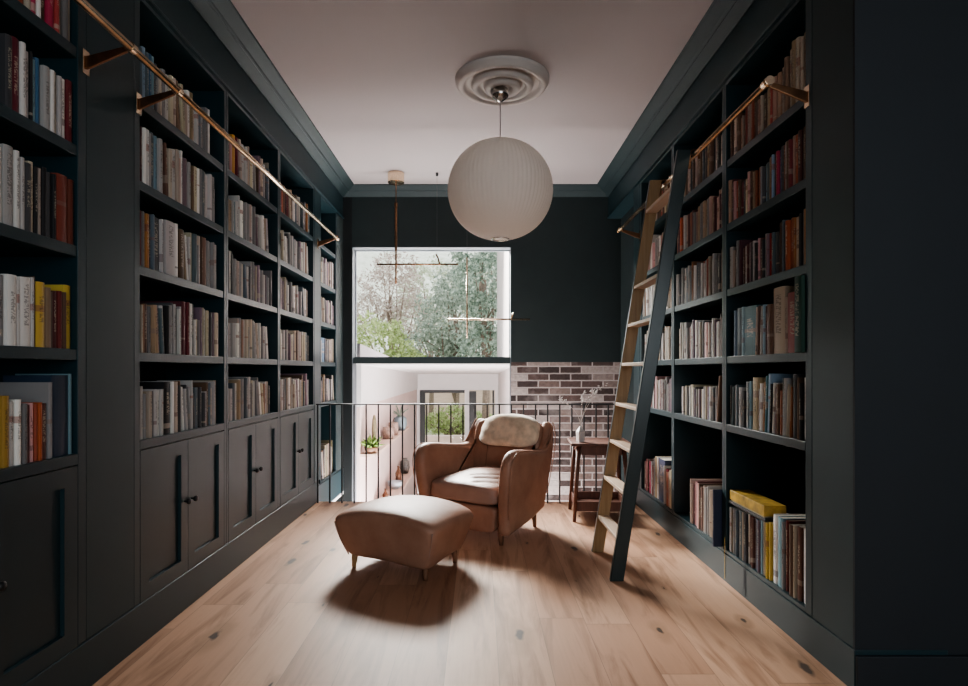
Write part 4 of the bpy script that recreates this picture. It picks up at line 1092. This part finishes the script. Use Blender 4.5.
tree('terrace_shrub', (-.72, 16.9, G0), 'low bright green shrub seen through the garden doors', 'shrub', [(0, 0, 1.25, .55), (-.5, .1, 1.15, .42), (.5, .1, 1.2, .42), (.95, .25, 1.15, .36)], M['leaf_lime'], 2600, .05, 8, trunk=True)
fn = thing('garden_fence', (-.5, 28.4, G0), 'weathered timber fence beyond the garden doors', 'fence')
MB().box(-4, 3, 28.4, 28.44, -1.35, 1.0).build('boards', M['fence'], fn)
for xx in (-3, -1.2, .6, 2.4): MB().box(xx - .05, xx + .05, 28.32, 28.4, -1.4, 1.05).build('post', M['fence'], fn)
tag(MB().box(-4, 3, 15.2, 15.45, -1.45, -.42).build('garden_wall', M['lowwall'], bevel=.01), 'low pinkish garden wall just outside the far doors', 'wall')

# ------------------------------------------------------------------ light
def area(name, loc, rot, sx, sy, power, col=(1, 1, 1), spread=None):
    l = bpy.data.lights.new(name, 'AREA'); l.shape = 'RECTANGLE'; l.size = sx; l.size_y = sy; l.energy = power; l.color = col
    if spread: l.spread = spread
    o = bpy.data.objects.new(name, l); C.objects.link(o); o.location = loc; o.rotation_euler = rot
    return o
# daylight from the open sky over the garden room, above the window's view
area('sky_light', (-3.2, 11.2, 5.0), (math.radians(-68), 0, math.radians(-14)), 5.5, 2.4, 3900, (1, .97, .95))
# added lamps, unseen below the library floor, to brighten garden room and void
area('garden_room_fill', (-.40, 6.20, -1.22), (math.radians(118), 0, math.radians(8)), 1.1, .4, 150, (1, .95, .93))
area('void_fill', (-.1, 6.2, -.75), (math.radians(180), 0, 0), 2.0, .6, 14, (1, .95, .93))  # added lamp aimed up at the ceiling over the void
# fill lamp added behind the camera; no window stands there
area('front_fill', (1.2, -2.4, 1.9), (math.radians(90), 0, 0), 3.4, 1.8, 66, (.86, .95, 1))
w = bpy.data.worlds.new('overcast sky'); sc.world = w; w.use_nodes = True
nt = w.node_tree; bg = nt.nodes['Background']
tc = N(nt, 'ShaderNodeTexCoord'); sp = N(nt, 'ShaderNodeSeparateXYZ'); nt.links.new(tc.outputs['Generated'], sp.inputs[0])
nt.links.new(ramp(nt, sp.outputs[2], [(0., (.90, .88, .86)), (.4, (.95, .96, .98)), (1., (.80, .88, 1.0))]), bg.inputs[0])
bg.inputs[1].default_value = 1.9

# ------------------------------------------------------------------ camera
cam = bpy.data.cameras.new('camera'); co = bpy.data.objects.new('camera', cam); C.objects.link(co)
co.location = (0, 0, EYE); co.rotation_euler = (PI / 2, 0, 0)
cam.sensor_width = 36; cam.sensor_fit = 'HORIZONTAL'; cam.lens = F * 36 / 968
cam.shift_x = (484 - VX) / 968; cam.shift_y = (VY - 343) / 968
cam.clip_start = .05; cam.clip_end = 200
sc.camera = co
sc.cycles.use_denoising = True
sc.cycles.max_bounces = 10; sc.cycles.diffuse_bounces = 6; sc.cycles.transparent_max_bounces = 12
sc.cycles.sample_clamp_indirect = 6
sc.view_settings.view_transform = 'AgX'
sc.view_settings.look = 'AgX - Medium High Contrast'
sc.view_settings.exposure = 0.75
for o in bpy.data.objects:
    if '_w' in o: del o['_w']
